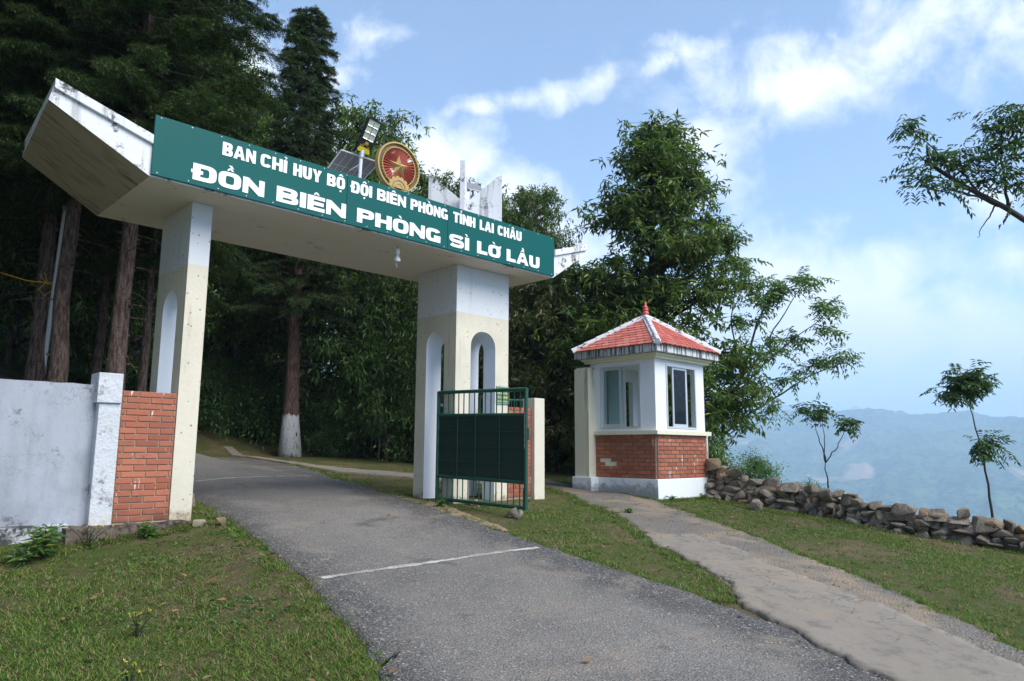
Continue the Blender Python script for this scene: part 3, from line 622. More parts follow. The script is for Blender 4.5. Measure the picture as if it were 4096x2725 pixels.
def write(text, x0, x1, z0, h, s, t, y, parent, mat, name='letter', depth=.006, fn=None, gap=.10):
    """one word between x0 and x1, each letter a part of its own"""
    narrow = {'I': 1, 'Ì': 1, 'Ỉ': 1}; wr = {'A': 1.14, 'Â': 1.14, 'Ầ': 1.14, 'L': .82, 'E': .84, 'Ê': .84, 'Y': 1.05, 'T': .95}
    gp = gap*h; k = sum(wr.get(c, 1) for c in text if c not in narrow); ni = sum(1 for c in text if c in narrow)
    w = ((x1-x0)-gp*(len(text)-1)-s*ni)/max(k, .001); x = x0
    for c in text:
        P, ww = glyph(c, w*wr.get(c, 1), h, s, t); b = MB()
        f = fn or (lambda u, v, d: (u, y-d, v))
        for q, p in enumerate(P):
            ff = lambda u, v, d, x=x: f(x+u, z0+v, d)
            if p[0] == 'p': b.prism(p[1], ff, .0, depth+.0004*q)
            else: b.strip(p[1], p[2], ff, .0, depth+.0004*q, p[3])
        o = b.build(name, mat, None); o.parent = parent; o.matrix_parent_inverse = Matrix.Translation(parent.location).inverted()
        x += ww+gp
    return x
sign = thing('name_board', 'long dark green metal name board with white lettering along the gateway beam', 'sign', (3.2, 0, 3.73))
S0, S1 = 3.737, 4.419
for a, b_ in ((0, 2.424), (2.430, 4.150), (4.156, L)):
    q = MB(); q.box(a, b_, -.004, .022, S0, S1); o = sub('panel', q, M['sign'], sign, bevel=.003)
for w_, a, b_ in (('BAN', .75, 1.154), ('CHỈ', 1.215, 1.561), ('HUY', 1.645, 2.04), ('BỘ', 2.121, 2.388), ('ĐỘI', 2.485, 2.812), ('BIÊN', 2.894, 3.379), ('PHÒNG', 3.46, 4.145), ('TỈNH', 4.253, 4.696), ('LAI', 4.788, 5.085), ('CHÂU', 5.172, 5.711)):
    write(w_, a, b_, 4.182, .160, .046, .034, -.004, sign, M['letter'], gap=.075)
for w_, a, b_ in (('ĐỒN', .435, 1.285), ('BIÊN', 1.443, 2.418), ('PHÒNG', 2.589, 4.015), ('SÌ', 4.188, 4.576), ('LỜ', 4.74, 5.236), ('LẦU', 5.374, 6.14)):
    write(w_, a, b_, 3.797, .195, .084, .047, -.004, sign, M['letter'], gap=.11)
q = MB(); q.lathe([(.009, 0), (.009, .003), (.005, .006)], 0, 0, 8); sm = q.mesh('screw', M['galv'], True)
for i in range(20):
    for z in (S0+.025, S1-.025):
        o = link('screw', sm, sign, (.06+i*.336-3.2, -.0035, z-3.73), (R(90), 0, 0))

# ------------------------------------------------------------------ emblem
EC = Vector((3.287, .075, 4.782)); ER = .363
emb = thing('emblem', 'round gold emblem with star and red pleated field above the name board', 'emblem', EC)
ef = lambda u, v, d: (u, -d, v)
def esub(name, mb, mat, **k): return mb.build(name, mat, emb, **k)
C_ = lambda r, n=64, a0=0: [(r*math.cos(2*math.pi*i/n+a0), r*math.sin(2*math.pi*i/n+a0)) for i in range(n)]
b = MB(); b.prism(C_(ER), ef, -.05, .0); esub('disc', b, M['gold'], smooth=35)
b = MB(); b.strip(C_(ER), C_(ER-.022), ef, 0, .028, True); esub('outer_rim', b, M['gold'], smooth=35)
b = MB(); b.strip(C_(.342), C_(.285), ef, 0, .002, True); esub('wreath_gap_shade', b, M['gold_shade'])  # dark ring paints the shade between the wheat grains
b = MB(); b.strip(C_(.288), C_(.276), ef, 0, .026, True); esub('inner_rim', b, M['gold'], smooth=35)
b = MB(); n = 72
for i in range(n):
    a0, a1 = 2*math.pi*i/n, 2*math.pi*(i+1)/n; z0, z1 = (.002, .028) if i % 2 == 0 else (.028, .002)
    b.add([ef(.03*math.cos(a0), .03*math.sin(a0), .012), ef(.28*math.cos(a0), .28*math.sin(a0), z0), ef(.28*math.cos(a1), .28*math.sin(a1), z1), ef(.03*math.cos(a1), .03*math.sin(a1), .012)], [(0, 1, 2, 3)])
esub('pleated_field', b, M['emblem_red'])
b = MB(); pts = [ef((.185 if i % 2 == 0 else .074)*math.sin(math.pi*i/5), (.185 if i % 2 == 0 else .074)*math.cos(math.pi*i/5), .012) for i in range(10)]
b.add(pts+[ef(0, 0, .075)], [(i, (i+1) % 10, 10) for i in range(10)]); esub('star', b, M['gold'])
lf = MB(); lf.add([(0, -.002, 0), (.0145, -.008, .018), (0, -.027, .024), (-.0145, -.008, .018), (0, -.006, .046)], [(0, 1, 2), (0, 2, 3), (1, 4, 2), (2, 4, 3)]); lfm = lf.mesh('wheat_grain', M['gold'])
for side in (-1, 1):
    for i in range(17):
        a = R(-48+i*7.6) if side > 0 else R(180+48-i*7.6)
        for k, rr in ((0, .301), (1, .327)):
            tng = a+side*math.pi/2; rot = tng-math.pi/2+(.45 if (k == 0) else -.45)*side
            link('wheat_grain', lfm, emb, (rr*math.cos(a), -.004, rr*math.sin(a)), (0, -rot, 0))
b = MB(); out = []
for i in range(40):
    a = math.pi*i/39; r = .155 if (i//2) % 3 else .138; out.append((r*math.cos(a)*1.15, -.30+r*math.sin(a)))
b.prism([(-.16, -.32)]+[(.16, -.32)]+out[1:-1], ef, 0, .034); esub('gear', b, M['gold'])
for r in (.10, .055):
    b = MB(); b.strip([(r*math.cos(math.pi*i/16)*1.1, -.305+r*math.sin(math.pi*i/16)) for i in range(17)], [((r-.008)*math.cos(math.pi*i/16)*1.1, -.305+(r-.008)*math.sin(math.pi*i/16)) for i in range(17)], ef, .034, .040); esub('gear_ring', b, M['emblem_red'] if r > .09 else M['gold'])
b = MB(); b.box(-.16, .16, .03, .10, -.52, -.20); esub('mounting_block', b, M['beam'])

# ------------------------------------------------------------------ solar lamp on the beam
lamp = thing('solar_lamp', 'solar street lamp with black six-lens head and yellow label on the gateway beam', 'lamp', (2.78, .3, 4.15))
b = MB(); b.tube([(0, 0, -.02), (.02, 0, .42), (.03, 0, .74)], .026, 14); b.build('pole', M['paintgrey'], lamp, smooth=40)
b = MB(); b.tube([(.03, -.0, .70), (.036, -.012, .80)], .042, 12); b.tube([(.02, -.04, .73), (.05, .05, .74)], .012, 6); b.build('clamp', M['galv'], lamp, smooth=40)
# head frame: axis rises and leans over the road side
HM = Matrix.Translation((.036, -.02, .765)) @ Euler((R(24), R(8), 0)).to_matrix().to_4x4()
hf = lambda u, v, d: tuple(HM @ Vector((u, -d, v)))
def rrect(w, h, r, z0=0, n=5):
    P = []
    for cx, cy, a0 in ((w/2-r, z0+h-r, 0), (-w/2+r, z0+h-r, 90), (-w/2+r, z0+r, 180), (w/2-r, z0+r, 270)):
        for i in range(n+1): a = R(a0+90*i/n); P.append((cx+r*math.cos(a), cy+r*math.sin(a)))
    return P
b = MB(); b.prism(rrect(.225, .50, .03), hf, -.035, .008); head = b.build('lamp_head', M['black'], lamp, smooth=40)
b = MB(); b.prism([(-.098, .01), (.098, .01), (.098, .045), (.075, .082), (-.075, .082), (-.098, .045)], hf, .0, .0105); b.build('label_plate', M['lampyellow'], head)
for i in range(2):
    for j in range(3):
        u0, v0 = -.088+i*.09, .195+j*.095; b = MB(); b.box(0, 0, 0, 0, 0, 0); b = MB()
        o_ = [(u0, v0), (u0+.084, v0), (u0+.084, v0+.088), (u0, v0+.088)]; i_ = [(u0+.012, v0+.016), (u0+.070, v0+.016), (u0+.070, v0+.080), (u0+.012, v0+.080)]
        b.add([hf(*p, .018) for p in o_]+[hf(*p, .0085) for p in i_], [(0, 1, 5, 4), (1, 2, 6, 5), (2, 3, 7, 6), (3, 0, 4, 7)]); c_ = b.build('reflector', M['reflector'], lamp)
        b = MB(); b.prism(i_, hf, .0, .010); b.build('lens', M['lens'], c_)
for w_, a, z, h in (('AK', -.025, .135, .035), ('AKLIGHTS', -.045, .118, .011), ('AK-300B', -.085, .095, .010), ('300W', .035, .095, .010)):
    x = a
    for ch in w_:
        wd = h*.85
        if ch in '-': P, ww = [('p', [(0, h*.4), (wd*.6, h*.4), (wd*.6, h*.6), (0, h*.6)])], wd*.6
        elif ch in '30': P, ww = glyph('B' if ch == '3' else 'O', wd*.8, h, h*.18, h*.16)
        elif ch == 'K': P, ww = [('p', [(0, 0), (h*.2, 0), (h*.2, h), (0, h)]), ('p', [(h*.2, h*.42), (h*.2, h*.62), (wd*.75, h), (wd, h)]), ('p', [(h*.25, h*.5), (h*.45, h*.6), (wd, 0), (wd*.75, 0)])], wd
        elif ch == 'W': P, ww = [('p', [(0, h), (h*.2, h), (wd*.35, 0), (wd*.2, 0)]), ('p', [(wd*.2, 0), (wd*.35, 0), (wd*.55, h*.8), (wd*.45, h*.8)]), ('p', [(wd*.45, h*.8), (wd*.55, h*.8), (wd*.8, 0), (wd*.65, 0)]), ('p', [(wd*.65, 0), (wd*.8, 0), (wd, h), (wd-h*.2, h)])], wd
        else: P, ww = glyph(ch, wd, h, h*.2, h*.17)
        b = MB()
        for q_, p in enumerate(P):
            ff = lambda u, v, d, x=x: hf(x+u, z+v, d)
            if p[0] == 'p': b.prism(p[1], ff, .0, .0095+.0002*q_)
            else: b.strip(p[1], p[2], ff, .0, .0095+.0002*q_, p[3])
        b.build('letter', M['yellow_text'], head); x += ww+h*.12
def solar(root, P, cols, name='module'):
    """P: four corners of the visible underside"""
    P = [Vector(p) for p in P]; nrm = (P[1]-P[0]).cross(P[3]-P[0]).normalized(); 
    if nrm.z < 0: nrm = -nrm
    b = MB(); b.hexa([p for p in P]+[p+nrm*.022 for p in P]); pan = b.build(name, M['solar_back'], root)
    bl = lambda u, v: P[0]*(1-u)*(1-v)+P[1]*u*(1-v)+P[2]*u*v+P[3]*(1-u)*v
    lines = [((i/cols, .05), (i/cols, .95)) for i in range(1, cols)]+[((.03, .5), (.97, .5))]
    for (a, c) in lines:
        b = MB(); A, B = bl(*a), bl(*c); dr = (B-A).normalized().cross(nrm)*.0035
        b.hexa([A-dr, B-dr, B+dr, A+dr, A-dr-nrm*.0015, B-dr-nrm*.0015, B+dr-nrm*.0015, A+dr-nrm*.0015]); b.build('busbar', M['solar_line'], pan)
    fr = MB()
    for a, c in ((0, 1), (1, 2), (2, 3), (3, 0)): fr.tube([P[a]+nrm*.01, P[c]+nrm*.01], .012, 6)
    fr.build('frame', M['alu'], pan)
    return pan, bl, nrm
pan, bl, nr = solar(lamp, [(-.30, .44, .47), (.27, .44, .47), (.37, .06, .74), (-.25, .06, .74)], 6)
b = MB(); c0 = bl(.75, .45); b.hexa([c0+Vector(q)*.03-nr*.012 for q in ((-1, -1, 0), (1, -1, 0), (1, 1, 0), (-1, 1, 0), (-1, -1, .9), (1, -1, .9), (1, 1, .9), (-1, 1, .9))]); b.build('junction_box', M['black'], pan)
b = MB(); b.tube([(.03, .0, .62), (.02, .12, .60), bl(.5, .45)], .011, 6); b.tube([c0, c0+Vector((-.08, -.04, .01)), (.03, -.01, .60)], .005, 5); b.build('bracket', M['galv'], lamp)

# second solar panel behind the fins
sp = thing('solar_unit', 'small solar panel on a thin bracket behind the white concrete fins', 'solar panel', (5.75, 1.3, 4.17))
pan, bl, nr = solar(sp, [(-.10, -.02, 1.23), (.30, -.02, 1.26), (.42, .30, 1.52), (.0, .30, 1.49)], 8)
b = MB(); b.tube([(.12, .05, 0), (.12, .10, 1.34)], .018, 8); b.build('post', M['galv'], sp)
b = MB(); b.tube([bl(.75, .1)-nr*.02, bl(.75, .9)-nr*.02], .010, 6); b.build('bracket', M['galv'], sp)

# bulb holder under the beam
hb = thing('pendant_bulb_holder', 'white bulb holder with a loose wire hanging under the gateway beam', 'lamp', (3.50, .33, ZS))
b = MB(); b.tube([(0, 0, 0), (0, 0, -.06)], .004, 6); b.build('wire', M['black'], hb)
b = MB(); b.lathe([(.020, -.135), (.034, -.13), (.036, -.08), (.030, -.045), (.012, -.035)], 0, 0, 14); b.build('socket', M['white_plastic'], hb, smooth=40)
b = MB(); b.lathe([(.0, -.235), (.040, -.235), (.046, -.228), (.046, -.19), (.030, -.165), (.018, -.135)], 0, 0, 18); b.build('cap', M['white_plastic'], hb, smooth=40)
b = MB(); b.tube([(0, 0, -.235), (-.02, 0, -.26), (-.015, 0, -.29), (.005, 0, -.305), (-.005, 0, -.32)], .003, 5); b.build('loose_wire', M['white_plastic'], hb)

# small plaque on the right pillar
pq = thing('plaque', 'small teal plaque with yellow lettering on the right gate pillar', 'sign', (5.76, .478, 1.54))
b = MB(); b.box(-.13, .155, -.012, .0, 0, .29); b.build('board', M['small_sign'], pq)
b = MB(); b.strip([(-.122, .008), (.147, .008), (.147, .282), (-.122, .282)], [(-.117, .013), (.142, .013), (.142, .277), (-.117, .277)], lambda u, v, d: (u, -d, v), .011, .0135, True); b.build('border', M['yellow_text'], pq)
for tx, z, h in (('BAN CHỈ HUY BỘ ĐỘI BIÊN PHÒNG', .225, .026), ('ĐỒN BIÊN PHÒNG', .165, .026), ('SÌ LỜ LẦU ĐỒN BIÊN', .095, .034), ('BẢN CHỈ SÌ LỜ LẦU PHONG', .035, .024)):
    tx = tx.replace('Ả', 'A'); words = tx.split(); tot = sum(len(w) for w in words)+.8*(len(words)-1); x = -.108; cw = .24/tot
    for w_ in words:
        if len(w_) > 0: write(w_, x+5.76, x+5.76+cw*len(w_)*.97, z+1.54, h, cw*.30, h*.2, .478-.0115, pq, M['yellow_text'], depth=.002, gap=.05)
        x += cw*(len(w_)+.8)

# ------------------------------------------------------------------ green metal gate leaf, swung open towards the viewer
gl_ = thing('metal_gate_leaf', 'dark green metal gate leaf with barred top and bottom swung open before the right pillar', 'gate', (4.70, .80, .04))
GA, GB = Vector((0, 0, 0)), Vector((.075, -1.84, -.045)); gd = (GB-GA).normalized()
gp = lambda s, z: GA+(GB-GA)*s+Vector((0, 0, z))
gn = Vector((-1, -.04, 0)).normalized()
for s in (0, 1):
    b = MB(); b.tube([gp(s, -.01), gp(s, 1.66)], .030, 10); b.build('upright', M['green_metal'], gl_, smooth=40)
for z, r in ((1.645, .028), (1.29, .026), (.36, .026), (.02, .026)):
    b = MB(); b.tube([gp(0, z), gp(1, z)], r, 10); b.build('rail', M['green_metal'], gl_, smooth=40)
for i in range(1, 16):
    for z0, z1 in ((1.30, 1.64), (.03, .35)):
        b = MB(); b.tube([gp(i/16, z0), gp(i/16, z1)], .009, 6); b.build('bar', M['green_metal'], gl_, smooth=40)
b = MB(); b.hexa([gp(0, .37)-gn*.004, gp(1, .37)-gn*.004, gp(1, .37)+gn*.004, gp(0, .37)+gn*.004, gp(0, 1.28)-gn*.004, gp(1, 1.28)-gn*.004, gp(1, 1.28)+gn*.004, gp(0, 1.28)+gn*.004]); b.build('sheet_panel', M['dark_panel'], gl_)
for z in (.60, .82, 1.05):
    b = MB(); b.tube([gp(.01, z)+gn*.012, gp(.985, z)+gn*.012], .008, 6); b.build('stiffener', M['stiffener'], gl_, smooth=40)
for s in (.25, .46, .73):
    b = MB(); b.tube([gp(s, .37)+gn*.016, gp(s, 1.28)+gn*.016], .009, 6); b.build('stiffener', M['stiffener'], gl_, smooth=40)
b = MB(); b.tube([gp(1, 1.10)+gd*.05, gp(1, .95)+gd*.05], .008, 6); b.tube([gp(1, 1.10), gp(1, 1.10)+gd*.05], .008, 6); b.tube([gp(1, .95), gp(1, .95)+gd*.05], .008, 6); b.build('handle', M['green_metal'], gl_, smooth=40)
b = MB(); b.tube([gp(.985, .28)+gn*.02, gp(.985, .05)+gn*.02], .010, 6); b.build('drop_bolt', M['green_metal'], gl_)
b = MB(); b.tube([gp(0, 1.45), gp(0, 1.45)+Vector((.085, 0, .0))], .022, 8); b.tube([gp(0, .25), gp(0, .25)+Vector((.085, 0, 0))], .022, 8); b.build('hinge', M['galv'], gl_)
b = MB(); cp = [gp(1, 1.30)+gn*.035+Vector((0, .03*math.sin(i), -.012*i)) if False else gp(1, 1.32-.017*i)+gn*(.034+.006*(i % 2))+gd*(.006*(1 if i % 2 else -1)) for i in range(30)]
for i in range(29): b.tube([cp[i], cp[i+1]], .0075, 5)
b.build('chain', M['chain'], gl_)

# ------------------------------------------------------------------ brick panels, piers and boundary wall
bk = MB(); bk.box(-.1185, .1185, -.012, .010, -.0272, .0272); BRICK = bk.mesh('brick', M['brick'], bevel=.003)
half = MB(); half.box(-.056, .056, -.012, .010, -.0285, .0285); HALF = half.mesh('brick', M['brick'], bevel=.003)
def brick_face(parent, origin, ux, length, z0, rows, pitch=.0676, bl=.247, skip=(), seed=0, off=0.0):
    """bricks in running bond on a vertical face; origin/ux world, parent at parent.location"""
    rr = random.Random(seed); ang = math.atan2(ux[1], ux[0]); ox, oy = origin
    for r in range(rows):
        x = -((r % 2)*bl*.5)-off*bl
        k = 0
        while x < length-.02:
            a, b2 = max(x, 0), min(x+bl, length)
            if b2-a > .035 and (r, k) not in skip:
                c = (a+b2)/2; w = b2-a-.013
                o = link('brick', BRICK, parent)
                o.scale = (w/.237, 1, pitch/.0676); o.rotation_euler = (rr.uniform(-.006, .006), 0, ang+rr.uniform(-.006, .006))
                d = rr.uniform(-.0015, .0025); nx, ny = ux[1], -ux[0]
                o.location = (ox+ux[0]*c+nx*d-parent.location.x, oy+ux[1]*c+ny*d-parent.location.y, z0+(r+.5)*pitch-parent.location.z)
            x += bl; k += 1
bp1 = thing('brick_panel', 'paint-spattered red brick panel between the white pier and the left gate pillar', 'brick wall', (.35, .53, 0))
b = MB(); b.box(.058-.35, .6436-.35-.004, .0, .20, -.02, 1.415); b.build('mortar_core', M['mortar'], bp1)
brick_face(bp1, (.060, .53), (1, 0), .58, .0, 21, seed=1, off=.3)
b = MB(); rr = random.Random(3); xx = [-.40+i*.075 for i in range(17)]
P0 = [(x, .40+rr.uniform(-.07, .02), -.02+rr.uniform(-.03, .02)) for x in xx]; P1 = [(x, .75, 0.0) for x in xx]; P2 = [(x, .30+rr.uniform(-.05, .05), -.52) for x in xx]; n = len(xx)
b.add(P2+P0+P1, [(i, i+1, n+i+1, n+i) for i in range(n-1)]+[(n+i, n+i+1, 2*n+i+1, 2*n+i) for i in range(n-1)]+[(0, n, 2*n), (n-1, 3*n-1, 2*n-1)])
b.v = [(x-.35, y-.53, z) for x, y, z in b.v]
b.build('foundation', M['dirtystone'], bp1)
wp = thing('wall_pier', 'peeling white plastered wall pier with square cap left of the brick panel', 'pier', (-.06, .55, 0))
b = MB(); b.box(-.106, .113, -.05, .20, -.02, 1.27, 0); b.build('shaft', M['pier'], wp, bevel=.010)
b = MB(); b.box(-.136, .106, -.075, .22, 1.2705, 1.592); b.build('cap', M['pier'], wp, bevel=.008)
bw = thing('boundary_wall', 'cracked white plastered boundary wall with grey stains at the left edge', 'wall', (-1.2, .7, 0))
def wavy_box(x0, x1, y0, y1, z0, z1, nx, amp, seed):
    b = MB(); v = []; f = []
    rs = random.Random(seed)
    for i in range(nx+1):
        x = x0+(x1-x0)*i/nx; dz = rs.uniform(-amp, amp)
        v += [(x, y0, z0), (x, y1, z0), (x, y1, z1+dz), (x, y0, z1+dz)]
    for i in range(nx):
        for j in range(4): f.append((i*4+j, i*4+(j+1) % 4, (i+1)*4+(j+1) % 4, (i+1)*4+j))
    f += [(0, 1, 2, 3), (nx*4+3, nx*4+2, nx*4+1, nx*4)]; b.add(v, f); return b
wavy_box(-6.3, 1.034, -.085, .10, -.02, 1.468, 60, .004, 5).build('wall_face', M['wall'], bw, bevel=0)
b = MB(); b.hexa([(-6.3, -.23, -1.4), (.60, -.23, -1.4), (.60, .14, -1.4), (-6.3, .14, -1.4), (-6.3, -.20, .018), (.86, -.20, .018), (.86, .14, .018), (-6.3, .14, .018)]); b.build('plinth', M['plinth'], bw, bevel=.01)

# right side: brick panel and cream pier
bp2 = thing('brick_panel', 'orange red brick panel between the right gate pillar and the cream pier', 'brick wall', (6.2, .53, .05))
b = MB(); b.box(-.296, .296, .0, .18, -.15, 1.44); b.build('mortar_core', M['mortar'], bp2)
brick_face(bp2, (5.905, .53), (1, 0), .59, .03, 22, seed=4, off=.1)
cp_ = thing('wall_pier', 'smooth cream pier with stained foot right of the open gate leaf', 'pier', (6.62, .56, .03))
b = MB(); b.box(-.125, .125, -.12, .16, -.12, 1.655); b.build('shaft', M['creampier'], cp_, bevel=.008)
gr = thing('railing', 'short green metal railing behind the right brick panel', 'railing', (6.2, .95, .03))
b = MB(); b.tube([(-.3, 0, 1.62), (.75, .12, 1.66)], .022, 8); b.build('rail', M['green_metal'], gr, smooth=40)
for i in range(8):
    b = MB(); x = -.26+i*.13; b.tube([(x, .02, -.06), (x, .02, 1.62)], .008, 6); b.build('bar', M['green_metal'], gr)

# ------------------------------------------------------------------ guard booth
BX, BY, BW, BD = 8.868, -.390, 1.709, 1.544          # near corner, width along X, depth along Y
H0, H1, H2, H3, HF0, HF1, HAP = -.35, .2925, 1.1825, 2.517, 2.6156, 2.7637, 3.50
booth = thing('guard_booth', 'small square guard booth with red tiled hip roof and brick lower walls', 'booth', (BX+BW/2, BY+BD/2, -.1))
def bsub(name, mb, mats, parent=None, **k):
    o = mb.build(name, mats, None, **k); p = parent or booth; o.parent = p
    o.matrix_parent_inverse = Matrix.Translation(booth.location).inverted() if p is booth else Matrix.Translation(booth.location).inverted(); return o
def grid_wall(b, us, zs, solid, fn, d0, d1):
    """wall slab with rectangular openings; fn(u, z, d)"""
    nu, nz = len(us)-1, len(zs)-1
    for i in range(nu):
        for j in range(nz):
            if not solid(i, j): continue
            q = [(us[i], zs[j]), (us[i+1], zs[j]), (us[i+1], zs[j+1]), (us[i], zs[j+1])]
            b.add([fn(*p, d0) for p in q], [(0, 1, 2, 3)]); b.add([fn(*p, d1) for p in q], [(3, 2, 1, 0)])
            for (di, dj, a, c) in ((-1, 0, 0, 3), (1, 0, 1, 2), (0, -1, 0, 1), (0, 1, 3, 2)):
                ii, jj = i+di, j+dj
                if not (0 <= ii < nu and 0 <= jj < nz) or not solid(ii, jj):
                    b.add([fn(*q[a], d0), fn(*q[c], d0), fn(*q[c], d1), fn(*q[a], d1)], [(0, 1, 2, 3)])
TH = .11
fF = lambda u, z, d: (BX+u, BY+d, z); fL = lambda u, z, d: (BX+d, BY+u, z)
fB = lambda u, z, d: (BX+u, BY+BD-d, z); fR = lambda u, z, d: (BX+BW-d, BY+u, z)
WZ0, WZ1 = 1.225, 2.44
WF = (.36, 1.395); WLf = (.325, 1.29)
def wall(name, fn, length, win, z=(WZ0, WZ1), mat='booth', inset=TH):
    b = MB(); a, c = inset, length-inset
    if name == 'front' or name == 'back': a, c = 0, length
    grid_wall(b, [a, win[0], win[1], c], [H1, z[0], z[1], H3+.05], lambda i, j: not (i == 1 and j == 1), fn, 0, TH)
    return bsub('wall', b, M[mat])
wall('front', fF, BW, WF); wall('left', fL, BD, WLf); wall('back', fB, BW, (1.03, 1.28), (.35, 2.25), 'boothin'); wall('right', fR, BD, (.16, 1.05))
b = MB(); b.box(BX+TH, BX+BW-TH, BY+TH, BY+BD-TH, .15, .20); bsub('floor', b, M['grey_wall'])
b = MB(); b.box(BX+TH, BX+BW-TH, BY+TH, BY+BD-TH, H3-.02, H3+.04); bsub('ceiling', b, M['booth'])
b = MB(); b.box(BX-.042, BX+BW+.042, BY-.042, BY+BD+.042, H0, H1); bsub('plinth', b, M['boothbase'], bevel=.012)
b = MB(); b.box(BX+.005, BX+BW-.005, BY-.012, BY+.04, H1+.001, H2-.07); bsub('mortar_core', b, M['mortar'])
b = MB(); b.box(BX-.012, BX+.04, BY+.005, BY+BD-.005, H1+.0015, H2-.0705); bsub('mortar_core', b, M['mortar'])
b = MB(); b.box(BX-.020, BX+.02, BY+.885, BY+1.30, .50, .655); bsub('bare_patch', b, M['boothcream'])
rows = 11; pit = (H2-.078-H1)/rows
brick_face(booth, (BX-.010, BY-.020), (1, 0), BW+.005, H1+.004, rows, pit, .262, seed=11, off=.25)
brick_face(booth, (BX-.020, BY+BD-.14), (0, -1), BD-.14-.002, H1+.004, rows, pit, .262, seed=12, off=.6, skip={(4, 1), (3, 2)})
b = MB(); b.box(BX-.09, BX+BW+.09, BY-.09, BY+BD+.09, H2-.078, H2); bsub('sill_band', b, M['boothcream'], bevel=.006)
b = MB(); b.box(BX-.09, BX+BW+.09, BY-.09, BY+BD+.09, H3+.005, HF0-.01); bsub('cornice', b, M['boothcream'], bevel=.012)
b = MB(); b.box(BX-.133, BX+BW+.133, BY-.133, BY+BD+.133, HF0-.045, HF0+.002); bsub('cornice', b, M['boothcream'], bevel=.010)
b = MB(); FE = .226; b.box(BX-FE, BX+BW+FE, BY-FE, BY+BD+FE, HF0+.004, HF1); bsub('fascia', b, M['fascia'], bevel=.006)
# pilaster stub at the rear of the road side
b = wavy_box(8.63, 8.866, 1.011, 1.37, -.3, 2.42, 3, .035, 8); bsub('pilaster', b, M['pilaster'])
b = MB(); b.box(8.59, 8.83, .93, 1.42, -.3, .30); bsub('pilaster_foot', b, M['boothbase'], bevel=.02)

def window(fn, u0, u1, z0, z1, sashes):
    """outer frame in the opening; sashes: (u0, u1, depth)"""
    w = link('window', None); w.parent = booth; w.matrix_parent_inverse = Matrix.Translation(booth.location).inverted()
    f = MB(); t = .035
    O = [(u0+.002, z0+.002), (u1-.002, z0+.002), (u1-.002, z1-.002), (u0+.002, z1-.002)]; I = [(u0+t, z0+t), (u1-t, z0+t), (u1-t, z1-t), (u0+t, z1-t)]
    f.strip(O, I, fn, -.014, .075, True); o = f.build('frame', M['alu'], None); o.parent = w
    for a, c, d in sashes:
        f = MB(); q = .042; f.strip([(a, z0+t), (c, z0+t), (c, z1-t), (a, z1-t)], [(a+q, z0+t+q*1.3), (c-q, z0+t+q*1.3), (c-q, z1-t-q), (a+q, z1-t-q)], fn, d, d+.022, True)
        o = f.build('sash', M['alu'], None); o.parent = w
        f = MB(); f.prism([(a+q, z0+t+q*1.3), (c-q, z0+t+q*1.3), (c-q, z1-t-q), (a+q, z1-t-q)], fn, d+.009, d+.013); o = f.build('pane', M['glass'], None); o.parent = w
    return w
window(fF, *WF, WZ0, WZ1, [(.60, 1.10, .012), (.66, 1.16, .042)])
window(fL, *WLf, WZ0, WZ1, [(.80, 1.255, .012), (.72, 1.17, .042)])
window(fR, .16, 1.05, WZ0, WZ1, [(.195, .60, .012)])

# roof: hip with single tiles
rc = Vector((BX+BW/2, BY+BD/2, 0)); ex, ey = BW/2+FE+.02, BD/2+FE+.02
E4 = [Vector((rc.x-ex, rc.y-ey, HF1)), Vector((rc.x+ex, rc.y-ey, HF1)), Vector((rc.x+ex, rc.y+ey, HF1)), Vector((rc.x-ex, rc.y+ey, HF1))]; AP = Vector((rc.x, rc.y, HAP))
b = MB(); b.add([*E4, AP], [(0, 1, 4), (1, 2, 4), (2, 3, 4), (3, 0, 4), (3, 2, 1, 0)]); roof = bsub('roof_deck', b, M['finial'])
tl = MB(); TW, TLn = .165, .185; pr_ = []
for i in range(9):
    u = -TW/2+TW*i/8; a = (u/(TW/2)); zz_ = .010*(1-a*a)+(.010 if a < -.6 else 0)
    pr_.append((u, -.028*(1-a*a)-.0, zz_))
vs = [(u, v, z+.022) for u, v, z in pr_]+[(u, TLn, .010+(z*.3)) for u, v, z in pr_]+[(u, v, z+.004) for u, v, z in pr_]
n = 9; fs = [(i, i+1, n+i+1, n+i) for i in range(8)]+[(2*n+i, 2*n+i+1, i+1, i) for i in range(8)]+[(0, n, 2*n), (n-1, 3*n-1, 2*n-1)]
tl.add(vs, fs); TILE = tl.mesh('roof_tile', M['tile'])
